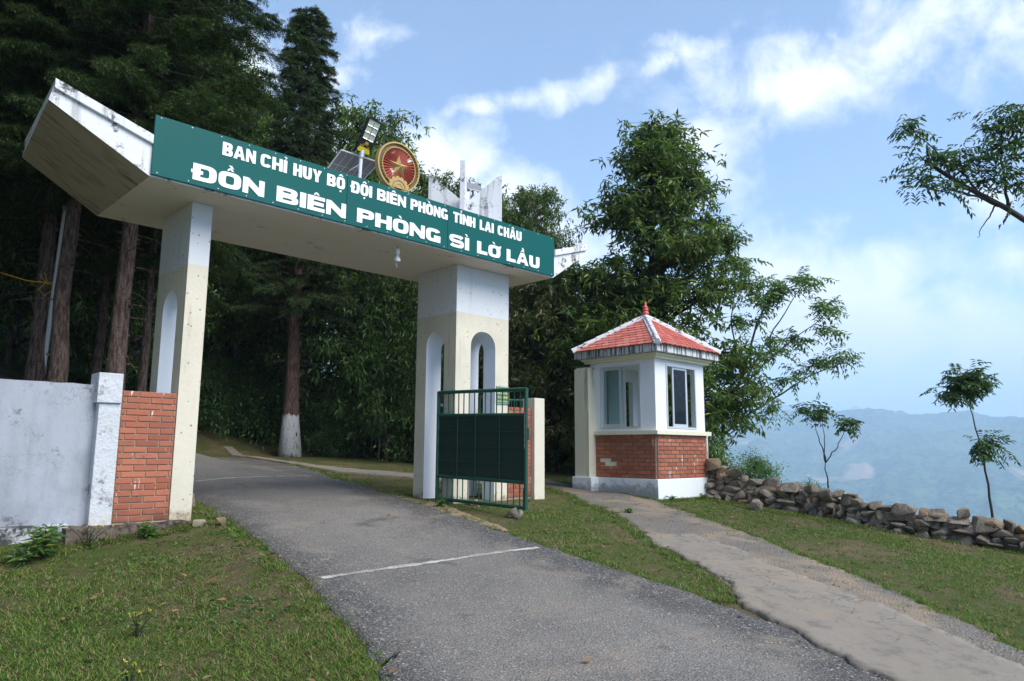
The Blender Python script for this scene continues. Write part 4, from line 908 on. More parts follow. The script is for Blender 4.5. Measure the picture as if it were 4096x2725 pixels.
for k in range(4):
    A, B = E4[k], E4[(k+1) % 4]; mid = (A+B)/2; ud = (B-A).normalized(); vd = (AP-mid); SL = vd.length; vd.normalize(); nd = ud.cross(vd).normalized(); Lh = (B-A).length/2
    NR = 11; ph = SL/NR
    for r in range(NR-1):
        s = r*ph; hw = Lh*(1-(s+.05)/SL); off = (r % 2)*.5
        cnt = int(hw/TW)+2
        for j in range(-cnt, cnt+1):
            u = (j+off)*TW
            if abs(u)+TW*.30 > hw+.015: continue
            p = mid+ud*u+vd*(s-.012)+nd*.004
            o = link('roof_tile', TILE, booth); Mx = Matrix((ud, vd, nd)).transposed().to_4x4(); Mx = Mx @ Matrix.Rotation(random.uniform(-.012, .012), 4, 'Z') @ Matrix.Rotation(random.uniform(-.01, .02), 4, 'X')
            Mx.translation = p-booth.location; o.matrix_local = Mx
    # hip mortar bed and cap along the corner A
    hd = (AP-A); HL = hd.length; hd.normalize(); side = hd.cross(Vector((0, 0, 1))).normalized(); upv = side.cross(hd).normalized()
    b = MB(); P = []
    for i in range(9):
        q = A+hd*(HL*(i/8)*.985+.0); w_ = .075; P += [q-side*w_-upv*.02, q-side*w_*.9+upv*.025, q+upv*.05, q+side*w_*.9+upv*.025, q+side*w_-upv*.02]
    b.add(P, [(i*5+j, i*5+j+1, (i+1)*5+j+1, (i+1)*5+j) for i in range(8) for j in range(4)]+[(4, 3, 2, 1, 0), (40, 41, 42, 43, 44)]); bsub('hip_bed', b, M['hip'])
    for i in range(6):
        q0, q1 = A+hd*(HL*(i/6)+.0)+upv*.045, A+hd*(HL*((i+1)/6)-.01)+upv*.040
        b = MB(); b.tube([q0, q1], [.040, .033], 10); bsub('hip_cap', b, M['hip'], smooth=50)
b = MB(); b.lathe([(.085, HAP-.02), (.08, HAP+.04), (.03, HAP+.055)], rc.x, rc.y, 18); bsub('finial_base', b, M['hip'], smooth=40)
b = MB(); pf = [(.045, .03), (.060, .055), (.072, .085), (.066, .115), (.046, .132), (.060, .150), (.063, .165), (.052, .185), (.042, .195), (.054, .208), (.052, .222), (.030, .245), (.024, .26), (.021, .33), (.019, .335)]
b.lathe([(r*.95, HAP+z*1.0) for r, z in pf], rc.x, rc.y, 24); bsub('finial', b, M['finial'], smooth=50)

pk = thing('wooden_board', 'weathered white and brown upright board beside the booth rear corner', 'board', (11.25, .08, gz(11.25, .1)))
b = MB(); b.hexa([(-.16, -.03, -.3), (.18, -.03, -.3), (.18, .03, -.3), (-.16, .03, -.3), (-.17, -.03, 1.22), (.17, -.03, 1.24), (.17, .03, 1.24), (-.17, .03, 1.22)]); b.build('plank', M['board'], pk, bevel=.005)
b = MB(); b.tube([(.20, .05, -.3), (.20, .05, 1.2)], .045, 8); b.build('post', M['bark_dark'], pk)

# ------------------------------------------------------------------ stones
def stone_mesh(seed, sx=1, sy=1, sz=1, n=16, round_=.35):
    rr = np.random.default_rng(seed); bm = bmesh.new()
    P = rr.uniform(-1, 1, (n, 3)); nrm = np.linalg.norm(P, axis=1, keepdims=True); mx = np.abs(P).max(1, keepdims=True)
    P = P/(mx*(1-round_)+nrm*round_)
    for p in P: bm.verts.new((p[0]*.5*sx, p[1]*.5*sy, p[2]*.5*sz))
    bmesh.ops.convex_hull(bm, input=bm.verts); loose = [v for v in bm.verts if not v.link_faces]; bmesh.ops.delete(bm, geom=loose, context='VERTS')
    bmesh.ops.bevel(bm, geom=list(bm.edges), offset=.03, segments=1, affect='EDGES', clamp_overlap=True)
    me = bpy.data.meshes.new('stone'); bm.to_mesh(me); bm.free(); me.materials.append(M['stone'])
    me.polygons.foreach_set('use_smooth', [True]*len(me.polygons)); me.set_sharp_from_angle(angle=R(32)); return me
STONES = [stone_mesh(100+i, n=[12, 14, 16, 20][i % 4], round_=[.2, .35, .5, .75][i % 4]) for i in range(16)]
sw = thing('stone_wall', 'low dry stone wall of rough grey and brown boulders edging the lawn', 'stone wall', (10.4, -3, -.35))
rs = random.Random(5)
wall_pts = resample([(10.62, -.28), (10.66, -.9), (10.78, -2.2), (10.45, -3.2), (10.25, -3.93), (10.25, -4.9), (10.35, -5.9), (10.5, -7.2)], 300)
wd = np.r_[0, np.cumsum(np.hypot(*np.diff(wall_pts, axis=0).T))]
def along(s): return float(np.interp(s, wd, wall_pts[:, 0])), float(np.interp(s, wd, wall_pts[:, 1]))
ns = 0
core = MB(); cps = [along(s_) for s_ in np.linspace(0, wd[-1], 60)]; cv = []
for i_, (x_, y_) in enumerate(cps):
    hh_ = float(np.interp(wd[-1]*i_/59, [0, .8, 2.2, 4.5, 8], [.52, .40, .30, .27, .24])); z_ = gz(x_, y_)+.35
    cv += [(x_-.16-10.4, y_+3, z_-.2), (x_-.04-10.4, y_+3, z_+hh_), (x_+.14-10.4, y_+3, z_+hh_), (x_+.24-10.4, y_+3, z_-.2)]
core.add(cv, [(4*i_+j_, 4*i_+j_+1, 4*i_+j_+5, 4*i_+j_+4) for i_ in range(59) for j_ in range(3)]+[(0, 1, 2, 3), (239, 238, 237, 236)]); core.build('soil_core', M['dirtystone'], sw)
for r in range(7):
    s = -rs.uniform(0, .2)
    while s < wd[-1]:
        hh = np.interp(s, [0, .8, 2.2, 4.5, 8], [.66, .52, .42, .39, .36])
        ln = rs.choice([.13, .17, .21, .26, .34])*rs.uniform(.85, 1.15)*(1.15 if r == 0 else 1); ht = rs.uniform(.10, .165)
        z = r*.10
        if z < hh-.03+rs.uniform(-.05, .05):
            x, y = along(s+ln/2); x2, y2 = along(s+ln/2+.05); a = math.atan2(y2-y, x2-x)
            inward = -.10+.03*r+rs.uniform(-.04, .04)
            o = link('stone', STONES[rs.randrange(16)], sw)
            o.location = (x+inward-10.4, y+3, gz(x, y)+z+ht*.42-.03+.35); o.scale = (ln*1.12, rs.uniform(.24, .38), ht*1.35)
            o.rotation_euler = (rs.uniform(-.2, .2), rs.uniform(-.12, .12), a+rs.uniform(-.3, .3)+(math.pi if rs.random() < .5 else 0)); ns += 1
        s += ln*.93
for s, ln, w_, ht, zz_ in ((.22, .46, .34, .26, .64), (.72, .36, .32, .21, .55), (1.75, .42, .34, .20, .40), (2.55, .32, .3, .20, .42), (2.95, .24, .26, .2, .36), (3.85, .36, .3, .20, .36), (4.35, .44, .34, .22, .34), (5.0, .48, .36, .24, .30), (5.7, .34, .3, .2, .32)):
    x, y = along(s); x2, y2 = along(s+.05); o = link('stone', STONES[rs.choice([2, 3, 6, 7, 10, 11])], sw); o.location = (x-.08-10.4, y+3, gz(x, y)+zz_+.35); o.scale = (ln, w_, ht); o.rotation_euler = (rs.uniform(-.15, .15), rs.uniform(-.2, .1), math.atan2(y2-y, x2-x)+rs.uniform(-.2, .2))
def rock(label, x, y, sx, sy, sz, seed, rz=0, lift=.3, name='rock'):
    me = stone_mesh(seed, sx, sy, sz, 16, .25); me.name = name
    return tag(link(name, me, None, (x, y, gz(x, y)+sz*lift), (0, 0, rz)), label, 'rock')
rock('angular grey rock under the free end of the green gate leaf', 4.80, -.80, .30, .22, .20, 301, .4)
rock('pale round stone on the turf at the foot of the left gate pillar', 1.05, .10, .13, .11, .10, 302)
rock('flat chalky stone beside the left gate pillar base', .88, .28, .18, .12, .08, 303, .3)
rock('grey wedge stone behind the left gate pillar at the road edge', 1.25, 1.55, .18, .16, .24, 304)
rock('rounded tan stone loose in front of the dry stone wall', 9.95, -1.75, .30, .24, .24, 305)
rock('pink and white rubble lump below the green gate leaf', 5.02, .30, .30, .20, .10, 306)
rock('mossy brown boulder near the white-based conifer', 9.9, 12.3, .7, .4, .35, 307)

# ------------------------------------------------------------------ vegetation
def unit(v): return v/(np.linalg.norm(v, axis=-1, keepdims=True)+1e-9)
def leaf_geo(P, D, Nn, ln, wd, fold=.25, curl=.15):
    """diamond leaves: base, two shoulders, tip; P base, D direction, Nn approx normal"""
    D = unit(D); S = unit(np.cross(D, Nn)); U = np.cross(S, D); ln = np.asarray(ln)[:, None]; wd = np.asarray(wd)[:, None]
    a = P+D*ln*.42+S*wd*.5+U*wd*fold; c = P+D*ln*.42-S*wd*.5+U*wd*fold; tip = P+D*ln-U*ln*curl
    V = np.stack([P, a, tip, c], 1).reshape(-1, 3); i = np.arange(len(P))*4
    F = np.concatenate([np.stack([i, i+1, i+2], 1), np.stack([i, i+2, i+3], 1)], 0); return V, F
class Crown:
    def __init__(s): s.V = []; s.F = []; s.o = 0
    def add(s, V, F): s.V.append(V); s.F.append(F+s.o); s.o += len(V)
    def mesh(s, name, mat): return np_mesh(name, np.concatenate(s.V), np.concatenate(s.F), mat)
def broad_leaves(cr, rg, tips, per, spread, ln, wd, droop=.4, outward=None):
    n = len(tips)*per; T = np.repeat(tips, per, 0); off = rg.normal(0, 1, (n, 3))*spread; P = T+off
    D = unit(off)*.6+rg.normal(0, .55, (n, 3)); D[:, 2] -= droop; Nn = rg.normal(0, .5, (n, 3))+np.array([0, 0, 1.0])
    L = ln*rg.uniform(.7, 1.25, n); cr.add(*leaf_geo(P, D, Nn, L, L*wd*rg.uniform(.8, 1.2, n)))
def spray_leaves(cr, rg, bases, dirs, nl, span, ln, wd, droop=.38):
    """compound leaves: a rachis with pairs of leaflets"""
    dirs = unit(dirs); m = len(bases); t = (np.arange(nl//2)+.6)/(nl//2)
    side = unit(np.cross(dirs, np.array([0, 0, 1.0])+rg.normal(0, .25, (m, 3))))
    for sgn in (-1, 1):
        P = bases[:, None, :]+dirs[:, None, :]*(span*t)[None, :, None]; P = P.copy(); P[..., 2] -= droop*span*(t**2)[None, :]
        D = dirs[:, None, :]*.55+side[:, None, :]*sgn+rg.normal(0, .16, P.shape); D[..., 2] -= droop*1.3
        P = P.reshape(-1, 3); D = D.reshape(-1, 3); n = len(P); L = ln*rg.uniform(.75, 1.2, n)*np.tile(1-.35*np.abs(t-.5), m)
        cr.add(*leaf_geo(P, D, rg.normal(0, .3, (n, 3))+np.array([0, 0, 1.0]), L, L*wd))
def limb_path(a, b, rg, sag=0.0, n=5, wob=.06):
    a, b = np.array(a, float), np.array(b, float); L = np.linalg.norm(b-a); pts = []
    for i in range(n+1):
        t = i/n; p = a+(b-a)*t; p = p+rg.normal(0, wob*L, 3)*(t*(1-t)*2); p[2] += sag*L*math.sin(math.pi*t); pts.append(p)
    return pts
def broad_tree_mesh(seed, H, crown0, prof, trunk_r, nclump, tips_per, leaves_per, clump_r, ln, wd, mat, bark, droop=.4, tip_spread=.10, lean=(0, 0), limbs_r=.05, stems=1):
    """returns (trunk mesh, crown mesh); prof(t) -> radius at crown height fraction t"""
    rg = np.random.default_rng(seed); tb = MB(); cr = Crown(); trunks = []
    for s_ in range(stems):
        bx = rg.normal(0, .12, 2)*(stems > 1); dr = rg.normal(0, .05, 2)*(1 if stems == 1 else .12)
        pts = [np.array([bx[0]+(lean[0]+dr[0])*t*H+rg.normal(0, .05)*(t > 0)*(t < .95), bx[1]+(lean[1]+dr[1])*t*H+rg.normal(0, .05)*(t > 0)*(t < .95), -.3 if t == 0 else t*H]) for t in np.linspace(0, .96, 9)]
        rad = [trunk_r*(1.35 if i == 0 else 1)*(1-.85*i/8)/(1 if stems == 1 else 1.5)+.012 for i in range(9)]
        tb.tube(pts, rad, 9); trunks.append(np.array(pts))
    tips_all = []
    for c in range(nclump):
        t = (c+rg.uniform(0, 1))/nclump; z = crown0+(H-crown0)*t; a = rg.uniform(0, 2*math.pi)+c*2.4; rr = prof(t)*math.sqrt(rg.uniform(.08, 1.0))
        tr = trunks[c % stems]; zi = max(z-.25*rr-rg.uniform(0, .5), crown0*.6); base = np.array([np.interp(zi, tr[:, 2], tr[:, 0]), np.interp(zi, tr[:, 2], tr[:, 1]), zi])
        ctr = np.array([np.interp(z, tr[:, 2], tr[:, 0])+rr*math.cos(a), np.interp(z, tr[:, 2], tr[:, 1])+rr*math.sin(a), z])
        pth = limb_path(base, ctr, rg, .06); tb.tube(pth, [limbs_r*(1-.8*i/5)*(.5+.5*min(1, rr)) for i in range(6)], 5, cap=False)
        k = max(3, int(tips_per*rg.uniform(.35, 1.7))); cc = clump_r*rg.uniform(.65, 1.35)*(1.12-.4*t)
        tips = ctr+rg.normal(0, 1, (k, 3))*np.array([cc, cc, cc*.55]); tips_all.append(tips)
        for q in tips[::3]: tb.tube([pth[4], (pth[5]+q)/2+rg.normal(0, .03, 3), q], [.010, .007, .003], 3, cap=False)
    broad_leaves(cr, rg, np.concatenate(tips_all), leaves_per, tip_spread, ln, wd, droop)
    return tb.mesh('trunk', bark, True), cr.mesh('crown', mat)
def conifer_mesh(seed, H, crown0, R0, trunk_r, mat, bark, whorls=26, per=5, droop=.35, needle=.055, top=.25, dens=1.0, flare=1.0, skirt=0.0):
    rg = np.random.default_rng(seed); tb = MB(); cr = Crown()
    zs = np.linspace(0, H, 14); tb.tube([(rg.normal(0, .02), rg.normal(0, .02), -.4 if i == 0 else z) for i, z in enumerate(zs)], [trunk_r*((1.0+.45*flare) if i == 0 else (1.0+.08*flare if i == 1 else 1))*(1-.9*z/H)+.015 for i, z in enumerate(zs)], 12)
    # knots and stubs on the bare stem
    for _ in range(26):
        z = rg.uniform(.8, crown0+1); a = rg.uniform(0, 6.28); r = trunk_r*(1-.9*z/H); p = np.array([math.cos(a)*r*.9, math.sin(a)*r*.9, z]); d = np.array([math.cos(a), math.sin(a), .15])
        tb.tube([p, p+d*rg.uniform(.04, .10)], [.035, .022], 5)
    for _ in range(9):
        z = rg.uniform(crown0*.45, crown0+.5); a = rg.uniform(0, 6.28); l = rg.uniform(.4, 1.3); p = np.array([0, 0, z]); d = np.array([math.cos(a), math.sin(a), -.1])
        tb.tube([p, p+d*l*.5, p+d*l+np.array([0, 0, -.1*l])], [.016, .011, .004], 4, cap=False)
    BP, BD, BL = [], [], []
    for w in range(whorls):
        t = (w+.5)/whorls; z = crown0+(H-crown0)*t**.92; Lb = (R0*(1-t)**.75+top)+skirt*max(0, 1-t/.3)
        for k in range(per):
            a = 2*math.pi*(k+rg.uniform(-.3, .3))/per+w*1.1; L = Lb*rg.uniform(.65, 1.15); n = 9
            dz0 = rg.uniform(.05, .35) if t > .6 else rg.uniform(-.05, .25)
            pts = []
            for i in range(n+1):
                s = i/n; pts.append(np.array([math.cos(a)*L*s, math.sin(a)*L*s, z+L*(dz0*s-droop*s*s+.16*s**3)]))
            tb.tube(pts[::3], [.028*(.4+.6*(1-t)), .02*(.4+.6*(1-t)), .012, .004], 4, cap=False)
            pts = np.array(pts); m = int((7+L*9)*dens)
            s = rg.uniform(.18, 1.0, m)**.8; ii = np.clip((s*n).astype(int), 0, n-1); fr = (s*n-ii)[:, None]; B = pts[ii]*(1-fr)+pts[ii+1]*fr
            fwd = unit(pts[ii+1]-pts[ii]); sd = np.cross(fwd, [0, 0, 1.0]); sg = rg.choice([-1, 1], m)[:, None]
            D = fwd*.8+sd*sg*rg.uniform(.4, 1.1, (m, 1))+rg.normal(0, .2, (m, 3)); D[:, 2] -= .22
            BP.append(B); BD.append(unit(D)); BL.append(np.minimum(.12+.30*L*(1-s)*.5+rg.uniform(.08, .22, m), .42))
    BP, BD, BL = np.concatenate(BP), np.concatenate(BD), np.concatenate(BL); m = len(BP); kk = 11
    tt = (np.arange(kk)+.5)/kk
    for phi in (0.0, 2.1, 4.2):
        side = unit(np.cross(BD, rg.normal(0, .2, (m, 3))+np.array([0, 0, 1.0]))); upv = np.cross(side, BD); q = side*math.cos(phi)+upv*math.sin(phi)
        P = BP[:, None, :]+BD[:, None, :]*(BL[:, None]*tt)[..., None]; P[..., 2] -= .10*BL[:, None]*tt**2
        D = BD[:, None, :]*.75+q[:, None, :]+rg.normal(0, .18, P.shape)
        P = P.reshape(-1, 3); D = unit(D.reshape(-1, 3)); n = len(P); S = unit(np.cross(D, rg.normal(0, 1, (n, 3))))*.0085; Ln = needle*rg.uniform(.8, 1.25, n)[:, None]
        V = np.stack([P-S, P+S, P+D*Ln], 1).reshape(-1, 3); i = np.arange(n)*3; cr.add(V, np.stack([i, i+1, i+2], 1))
    return tb.mesh('trunk', bark, True), cr.mesh('crown', mat)
def put_tree(name, meshes, x, y, label, group=None, rz=0.0, sc=1.0, sz=None, lean=(0, 0), cat='tree', dz=0.0):
    t = thing(name, label, cat, (x, y, gz(x, y)-.02+dz), group); t.rotation_euler = (lean[0], lean[1], rz); t.scale = (sc, sc, sz or sc)
    link('trunk', meshes[0], t); link('crown', meshes[1], t); return t

# --- conifers on the left
con_a = conifer_mesh(1, 17, 4.4, 3.3, .145, M['conifer'], M['bark'], 38, 7, .42, .085, dens=2.2)
con_b = conifer_mesh(2, 16, 5.0, 3.0, .145, M['conifer'], M['bark'], 36, 7, .45, .085, dens=2.2)
con_c = conifer_mesh(3, 13.2, 3.9, 1.15, .23, M['conifer2'], M['bark_white'], 44, 6, .40, .08, top=.42, dens=2.2, flare=1.6, skirt=1.1)
put_tree('conifer', con_a, .975, 9.48, 'tall conifer with the yellow rope tied round its trunk', rz=.5)
put_tree('conifer', con_b, 1.035, 8.04, 'tall conifer just right of the slanting galvanised pole', rz=2.0, sc=1.02, lean=(.04, .04))
put_tree('conifer', con_a, 1.871, 7.18, 'thick grey-brown conifer trunk rising above the left end of the gateway beam', rz=3.4, sc=1.08)
put_tree('conifer', con_b, 3.05, 13.0, 'thin dark conifer second row behind the white wall pier', rz=4.4, sc=.8, sz=.95)
put_tree('conifer', con_a, 3.587, 11.13, 'slim dark conifer immediately left of the left gate pillar', rz=5.4, sc=.72, sz=.9)
put_tree('conifer', con_b, 1.55, 15.9, 'thin sapling-like conifer stem at the far left edge', rz=1.4, sc=.45, sz=.8)
put_tree('conifer', con_c, 8.3, 12.45, 'conifer with whitewashed trunk base seen through the gateway', rz=.8, sz=1.11)
for x, y, s, rz, lb in ((-4.6, 6.5, 1.0, .3, 'unseen tall conifer behind the boundary wall, added to shade the left side'), (-6.2, 2.6, 1.05, 1.3, 'unseen tall conifer beside the boundary wall, added to shade the left side'), (-7.2, -1.6, 1.0, 2.3, 'unseen tall conifer left of the near lawn, added to shade it'), (-8.4, -6.0, 1.0, 3.3, 'unseen tall conifer behind the viewer, added to block sky light from the left')):
    put_tree('conifer', con_b, x, y, lb, rz=rz, sc=s)  # out of view, added to darken left-facing sides and the left lawn
# --- broadleaf kinds
tall = broad_tree_mesh(11, 10.6, 1.8, lambda t: 2.5*(1-t)**.66*(.65+.35*min(1, t*5))+.05, .17, 160, 18, 11, .36, .20, .27, M['leafA'], M['bark_dark'], droop=.55, tip_spread=.05, stems=2)
for_a = broad_tree_mesh(12, 9.0, 2.6, lambda t: 2.7*math.sin(math.pi*(.15+.8*t))**.8, .13, 95, 15, 10, .48, .21, .30, M['leafB'], M['bark_grey'], droop=.55, tip_spread=.06)
for_b = broad_tree_mesh(13, 7.5, 1.6, lambda t: 2.4*math.sin(math.pi*(.2+.75*t))**.8, .11, 95, 15, 10, .47, .22, .32, M['leafB'], M['bark_grey'], droop=.5, tip_spread=.06)
for_c = broad_tree_mesh(14, 11.0, 4.2, lambda t: 2.8*math.sin(math.pi*(.2+.72*t))**.7, .14, 110, 17, 12, .42, .20, .28, M['leafA'], M['bark_grey'], droop=.45, tip_spread=.06)
for_d = broad_tree_mesh(15, 5.6, .5, lambda t: 2.2*math.sin(math.pi*(.25+.7*t))**.8, .08, 105, 17, 13, .42, .17, .32, M['leafD'], M['bark_dark'], droop=.45, tip_spread=.06, stems=2)
shr_a = broad_tree_mesh(16, 2.2, .1, lambda t: 1.15*math.sin(math.pi*(.3+.65*t)), .035, 45, 10, 15, .26, .12, .34, M['leafB'], M['bark_dark'], droop=.3, tip_spread=.12, stems=3, limbs_r=.02)
shr_b = broad_tree_mesh(17, 1.7, .05, lambda t: 1.0*math.sin(math.pi*(.3+.65*t)), .03, 40, 10, 15, .22, .10, .30, M['leafC'], M['bark_dark'], droop=.3, tip_spread=.10, stems=3, limbs_r=.02)
def bamboo_mesh(seed):
    rg = np.random.default_rng(seed); tb = MB(); cr = Crown(); tips = []
    for k in range(26):
        b0 = rg.normal(0, .45, 2); d = rg.normal(0, .8, 2); H = rg.uniform(3.2, 5.2)
        pts = [np.array([b0[0]+d[0]*t**2, b0[1]+d[1]*t**2, -.2 if t == 0 else H*t*(1-.12*t)]) for t in np.linspace(0, 1, 7)]; tb.tube(pts, [.022*(1-.8*i/6) for i in range(7)], 5, cap=False)
        for t in rg.uniform(.25, 1, 16):
            p = np.array([b0[0]+d[0]*t**2, b0[1]+d[1]*t**2, H*t*(1-.12*t)]); q = p+np.array([*rg.normal(0, .38, 2), rg.uniform(-.15, .2)]); tb.tube([p, q], [.006, .003], 3, cap=False); tips.append(q)
    broad_leaves(cr, rg, np.array(tips), 26, .16, .17, .14, .6); return tb.mesh('trunk', M['bark_dark'], True), cr.mesh('crown', M['bamboo'])
bam = bamboo_mesh(18)
put_tree('broadleaf_tree', tall, 13.1, 2.3, 'tall cone-shaped broadleaf tree rising behind the guard booth', rz=.4, dz=0, sc=1.13, sz=.89)
put_tree('broadleaf_tree', for_c, 11.3, 10.3, 'broadleaf tree whose crown shows above the emblem and white fins', rz=.3, sc=.7, sz=.78)
put_tree('broadleaf_tree', for_c, 12.9, 7.2, 'broadleaf tree behind the right end of the name board', rz=2.3, sc=.52, sz=.80)
put_tree('broadleaf_tree', for_d, 12.2, 5.2, 'olive bushy tree between the cream pier and the guard booth', rz=1.0, sc=1.0, sz=.98)
put_tree('broadleaf_tree', for_d, 14.6, 4.6, 'rusty olive tree close behind the booth roof', rz=3.0, sc=1.05, sz=1.0)
put_tree('bamboo_clump', bam, 11.4, 7.6, 'dark feathery bamboo clump behind the right gate pillar', cat='bamboo', rz=.5)
put_tree('bamboo_clump', bam, 10.2, 10.8, 'dark bamboo thicket left of the right gate pillar', cat='bamboo', rz=2.2, sc=1.05)
G = 'trees in the wood behind the gate'
for i, (ms, x, y, s, rz, lb) in enumerate([
    (for_b, 11.0, 13.2, 1.15, 0, 'big-leaved tree right of the whitewashed trunk in the gateway'), (for_a, 8.6, 17.0, 1.1, 1, 'pale-stemmed tree in the wood seen through the gateway'),
    (for_a, 6.9, 18.2, 1.15, 2, 'dark forked tree beside the left gate pillar'), (for_b, 9.6, 18.5, 1.3, 3, 'leafy tree directly behind the whitewashed trunk'),
    (for_a, 12.8, 16.0, 1.25, 4, 'tree standing back in the wood near the bamboo thicket'), (for_b, 14.5, 13.5, 1.3, 5, 'tree in the wood behind the arches of the right pillar'),
    (for_c, 5.4, 19.5, 1.2, 1.5, None), (for_a, 3.2, 20.5, 1.3, 2.5, None), (for_b, 1.0, 21.0, 1.3, .7, None), (for_c, -.8, 18.5, 1.2, 4.1, None), (for_c, 7.6, 22.5, 1.3, 5.1, None), (for_c, 11.0, 22.0, 1.3, 3.7, None), (for_c, 14.5, 20.0, 1.25, .2, None), (for_b, 17.0, 16.5, 1.3, 1.2, None), (for_b, 15.5, 9.6, .8, 2.9, None), (for_a, 16.8, 12.5, 1.1, 3.3, None), (for_d, 13.4, 9.9, 1.1, 4.0, None), (for_c, 4.6, 24.5, 1.4, .9, None), (for_b, 9.0, 24, 1.6, 1.9, None), (for_b, 13, 24, 1.6, 2.9, None), (for_b, 2.2, 15.2, 1.0, .4, None), (for_b, .2, 14.0, 1.1, 1.4, None), (for_a, -1.2, 15.5, 1.2, 2.4, None), (for_b, 4.6, 15.8, .9, 3.4, None), (for_b, -1.5, 12.2, 1.0, 4.4, None)]):
    put_tree('forest_tree', ms, x, y, lb or 'crowded broadleaf tree deep in the dark wood behind the gate', G, rz, s)
for i, (x, y, s, rz) in enumerate([(9.6, 14.9, 1.3, 0), (10.6, 14.2, 1.1, 1), (11.3, 11.4, 1.2, 2), (12.4, 10.4, 1.2, 3), (10.9, 9.3, .9, 4), (11.9, 8.9, 1.0, 5), (12.6, 7.2, 1.1, .5), (13.2, 6.4, 1.0, 1.5), (12.2, 6.2, .9, 2.5), (13.9, 5.6, 1.1, 3.5), (8.2, 19.6, 1.3, 4.5), (6.2, 21.5, 1.4, 5.5), (11.9, 14.6, 1.4, .3), (14.0, 11.5, 1.4, 1.3), (12.9, 12.8, 1.4, 2.3), (7.4, 20.4, 1.3, .8), (4.2, 18.0, .9, 1.8), (2.0, 17.6, .9, 2.8), (9.9, 16.6, 1.2, 3.8), (12.9, 4.4, .9, .9), (13.8, 3.6, 1.0, 1.9)]):
    put_tree('undergrowth_shrub', shr_a, x, y, 'leafy undergrowth shrub at the dark foot of the wood', 'undergrowth at the foot of the wood', rz, s, cat='shrub')
for i, (x, y, s, rz) in enumerate([(6.6, 15.6, 1.2, 0), (7.5, 16.4, 1.3, 1), (8.3, 15.6, 1.1, 2), (9.3, 15.4, 1.2, 3), (10.3, 13.4, 1.2, 4), (11.4, 12.3, 1.2, 5), (5.6, 17.0, 1.2, .5), (10.0, 12.2, .9, 1.5), (9.1, 16.6, 1.5, 2.5)]):
    put_tree('undergrowth_shrub', shr_b, x, y, 'bright leafy shrub in the lit edge of the wood behind the gate', 'bright undergrowth along the wood edge', rz, s, cat='shrub')
for (x, y, s, rz, lb, ms) in ((12.1, -.62, .62, .3, 'bright green bush right of the wooden board behind the stone wall', shr_b), (12.3, -1.75, .45, 1.3, 'small bright leafy bush peeping over the stone wall', shr_b), (12.5, .7, .7, 2.3, 'dark bush behind the wooden board at the booth corner', shr_a)):
    put_tree('bush', ms, x, y, lb, None, rz, s, cat='bush', dz=-.1)

# --- airy trees with compound leaves
def airy_mesh(seed, paths, mat, nrach=11, span=.34, ln=.11, wd=.34, r0=.05, tips=None, zs=.7):
    rg = np.random.default_rng(seed); tb = MB(); cr = Crown()
    for p, r in paths:
        p = [np.array(q, float) for q in p]; q = resample3(p, 12); q[1:-1] += rg.normal(0, .012, (10, 3)); tb.tube([tuple(v) for v in q], [r*(1-.72*i/11) for i in range(12)], 7)
    for (c, rad, n) in tips:
        c = np.array(c, float); D = rg.normal(0, 1, (n, 3)); D[:, 2] = D[:, 2]*.45+.12; D = unit(D); B = c+D*rg.uniform(0, .35, (n, 1))*rad+rg.normal(0, .35, (n, 3))*np.array([rad, rad, rad*zs])
        for q in B[::2]: tb.tube([tuple(c+rg.normal(0, .02, 3)), tuple((c+q)/2+[0, 0, .02]), tuple(q)], [.008, .006, .003], 3, cap=False)
        spray_leaves(cr, rg, B, D, nrach, span, ln, wd); spray_leaves(cr, rg, B+rg.normal(0, .06, B.shape), unit(D+rg.normal(0, .5, D.shape)), nrach, span, ln, wd)
    return tb.mesh('trunk', M['twig'], True), cr.mesh('crown', mat)
def resample3(p, n):
    p = np.array(p); d = np.r_[0, np.cumsum(np.linalg.norm(np.diff(p, axis=0), axis=1))]; s = np.linspace(0, d[-1], n)
    q = np.stack([np.interp(s, d, p[:, k]) for k in range(3)], 1); q[1:-1] = (q[:-2]+2*q[1:-1]+q[2:])/4; return q
def place_air(name, x, y, label, seed, paths, tips, mat, z=None, **k):
    z = gz(x, y) if z is None else z; o = np.array([x, y, z]); P = [([np.array(q)-o for q in p], r) for p, r in paths]; T = [(np.array(c)-o, r, n) for c, r, n in tips]
    ms = airy_mesh(seed, P, mat, tips=T, **k); t = thing(name, label, 'tree', (x, y, z)); link('trunk', ms[0], t); link('crown', ms[1], t); return t
ax, ay = 14.4, 1.2; az_ = gz(ax, ay)-.3
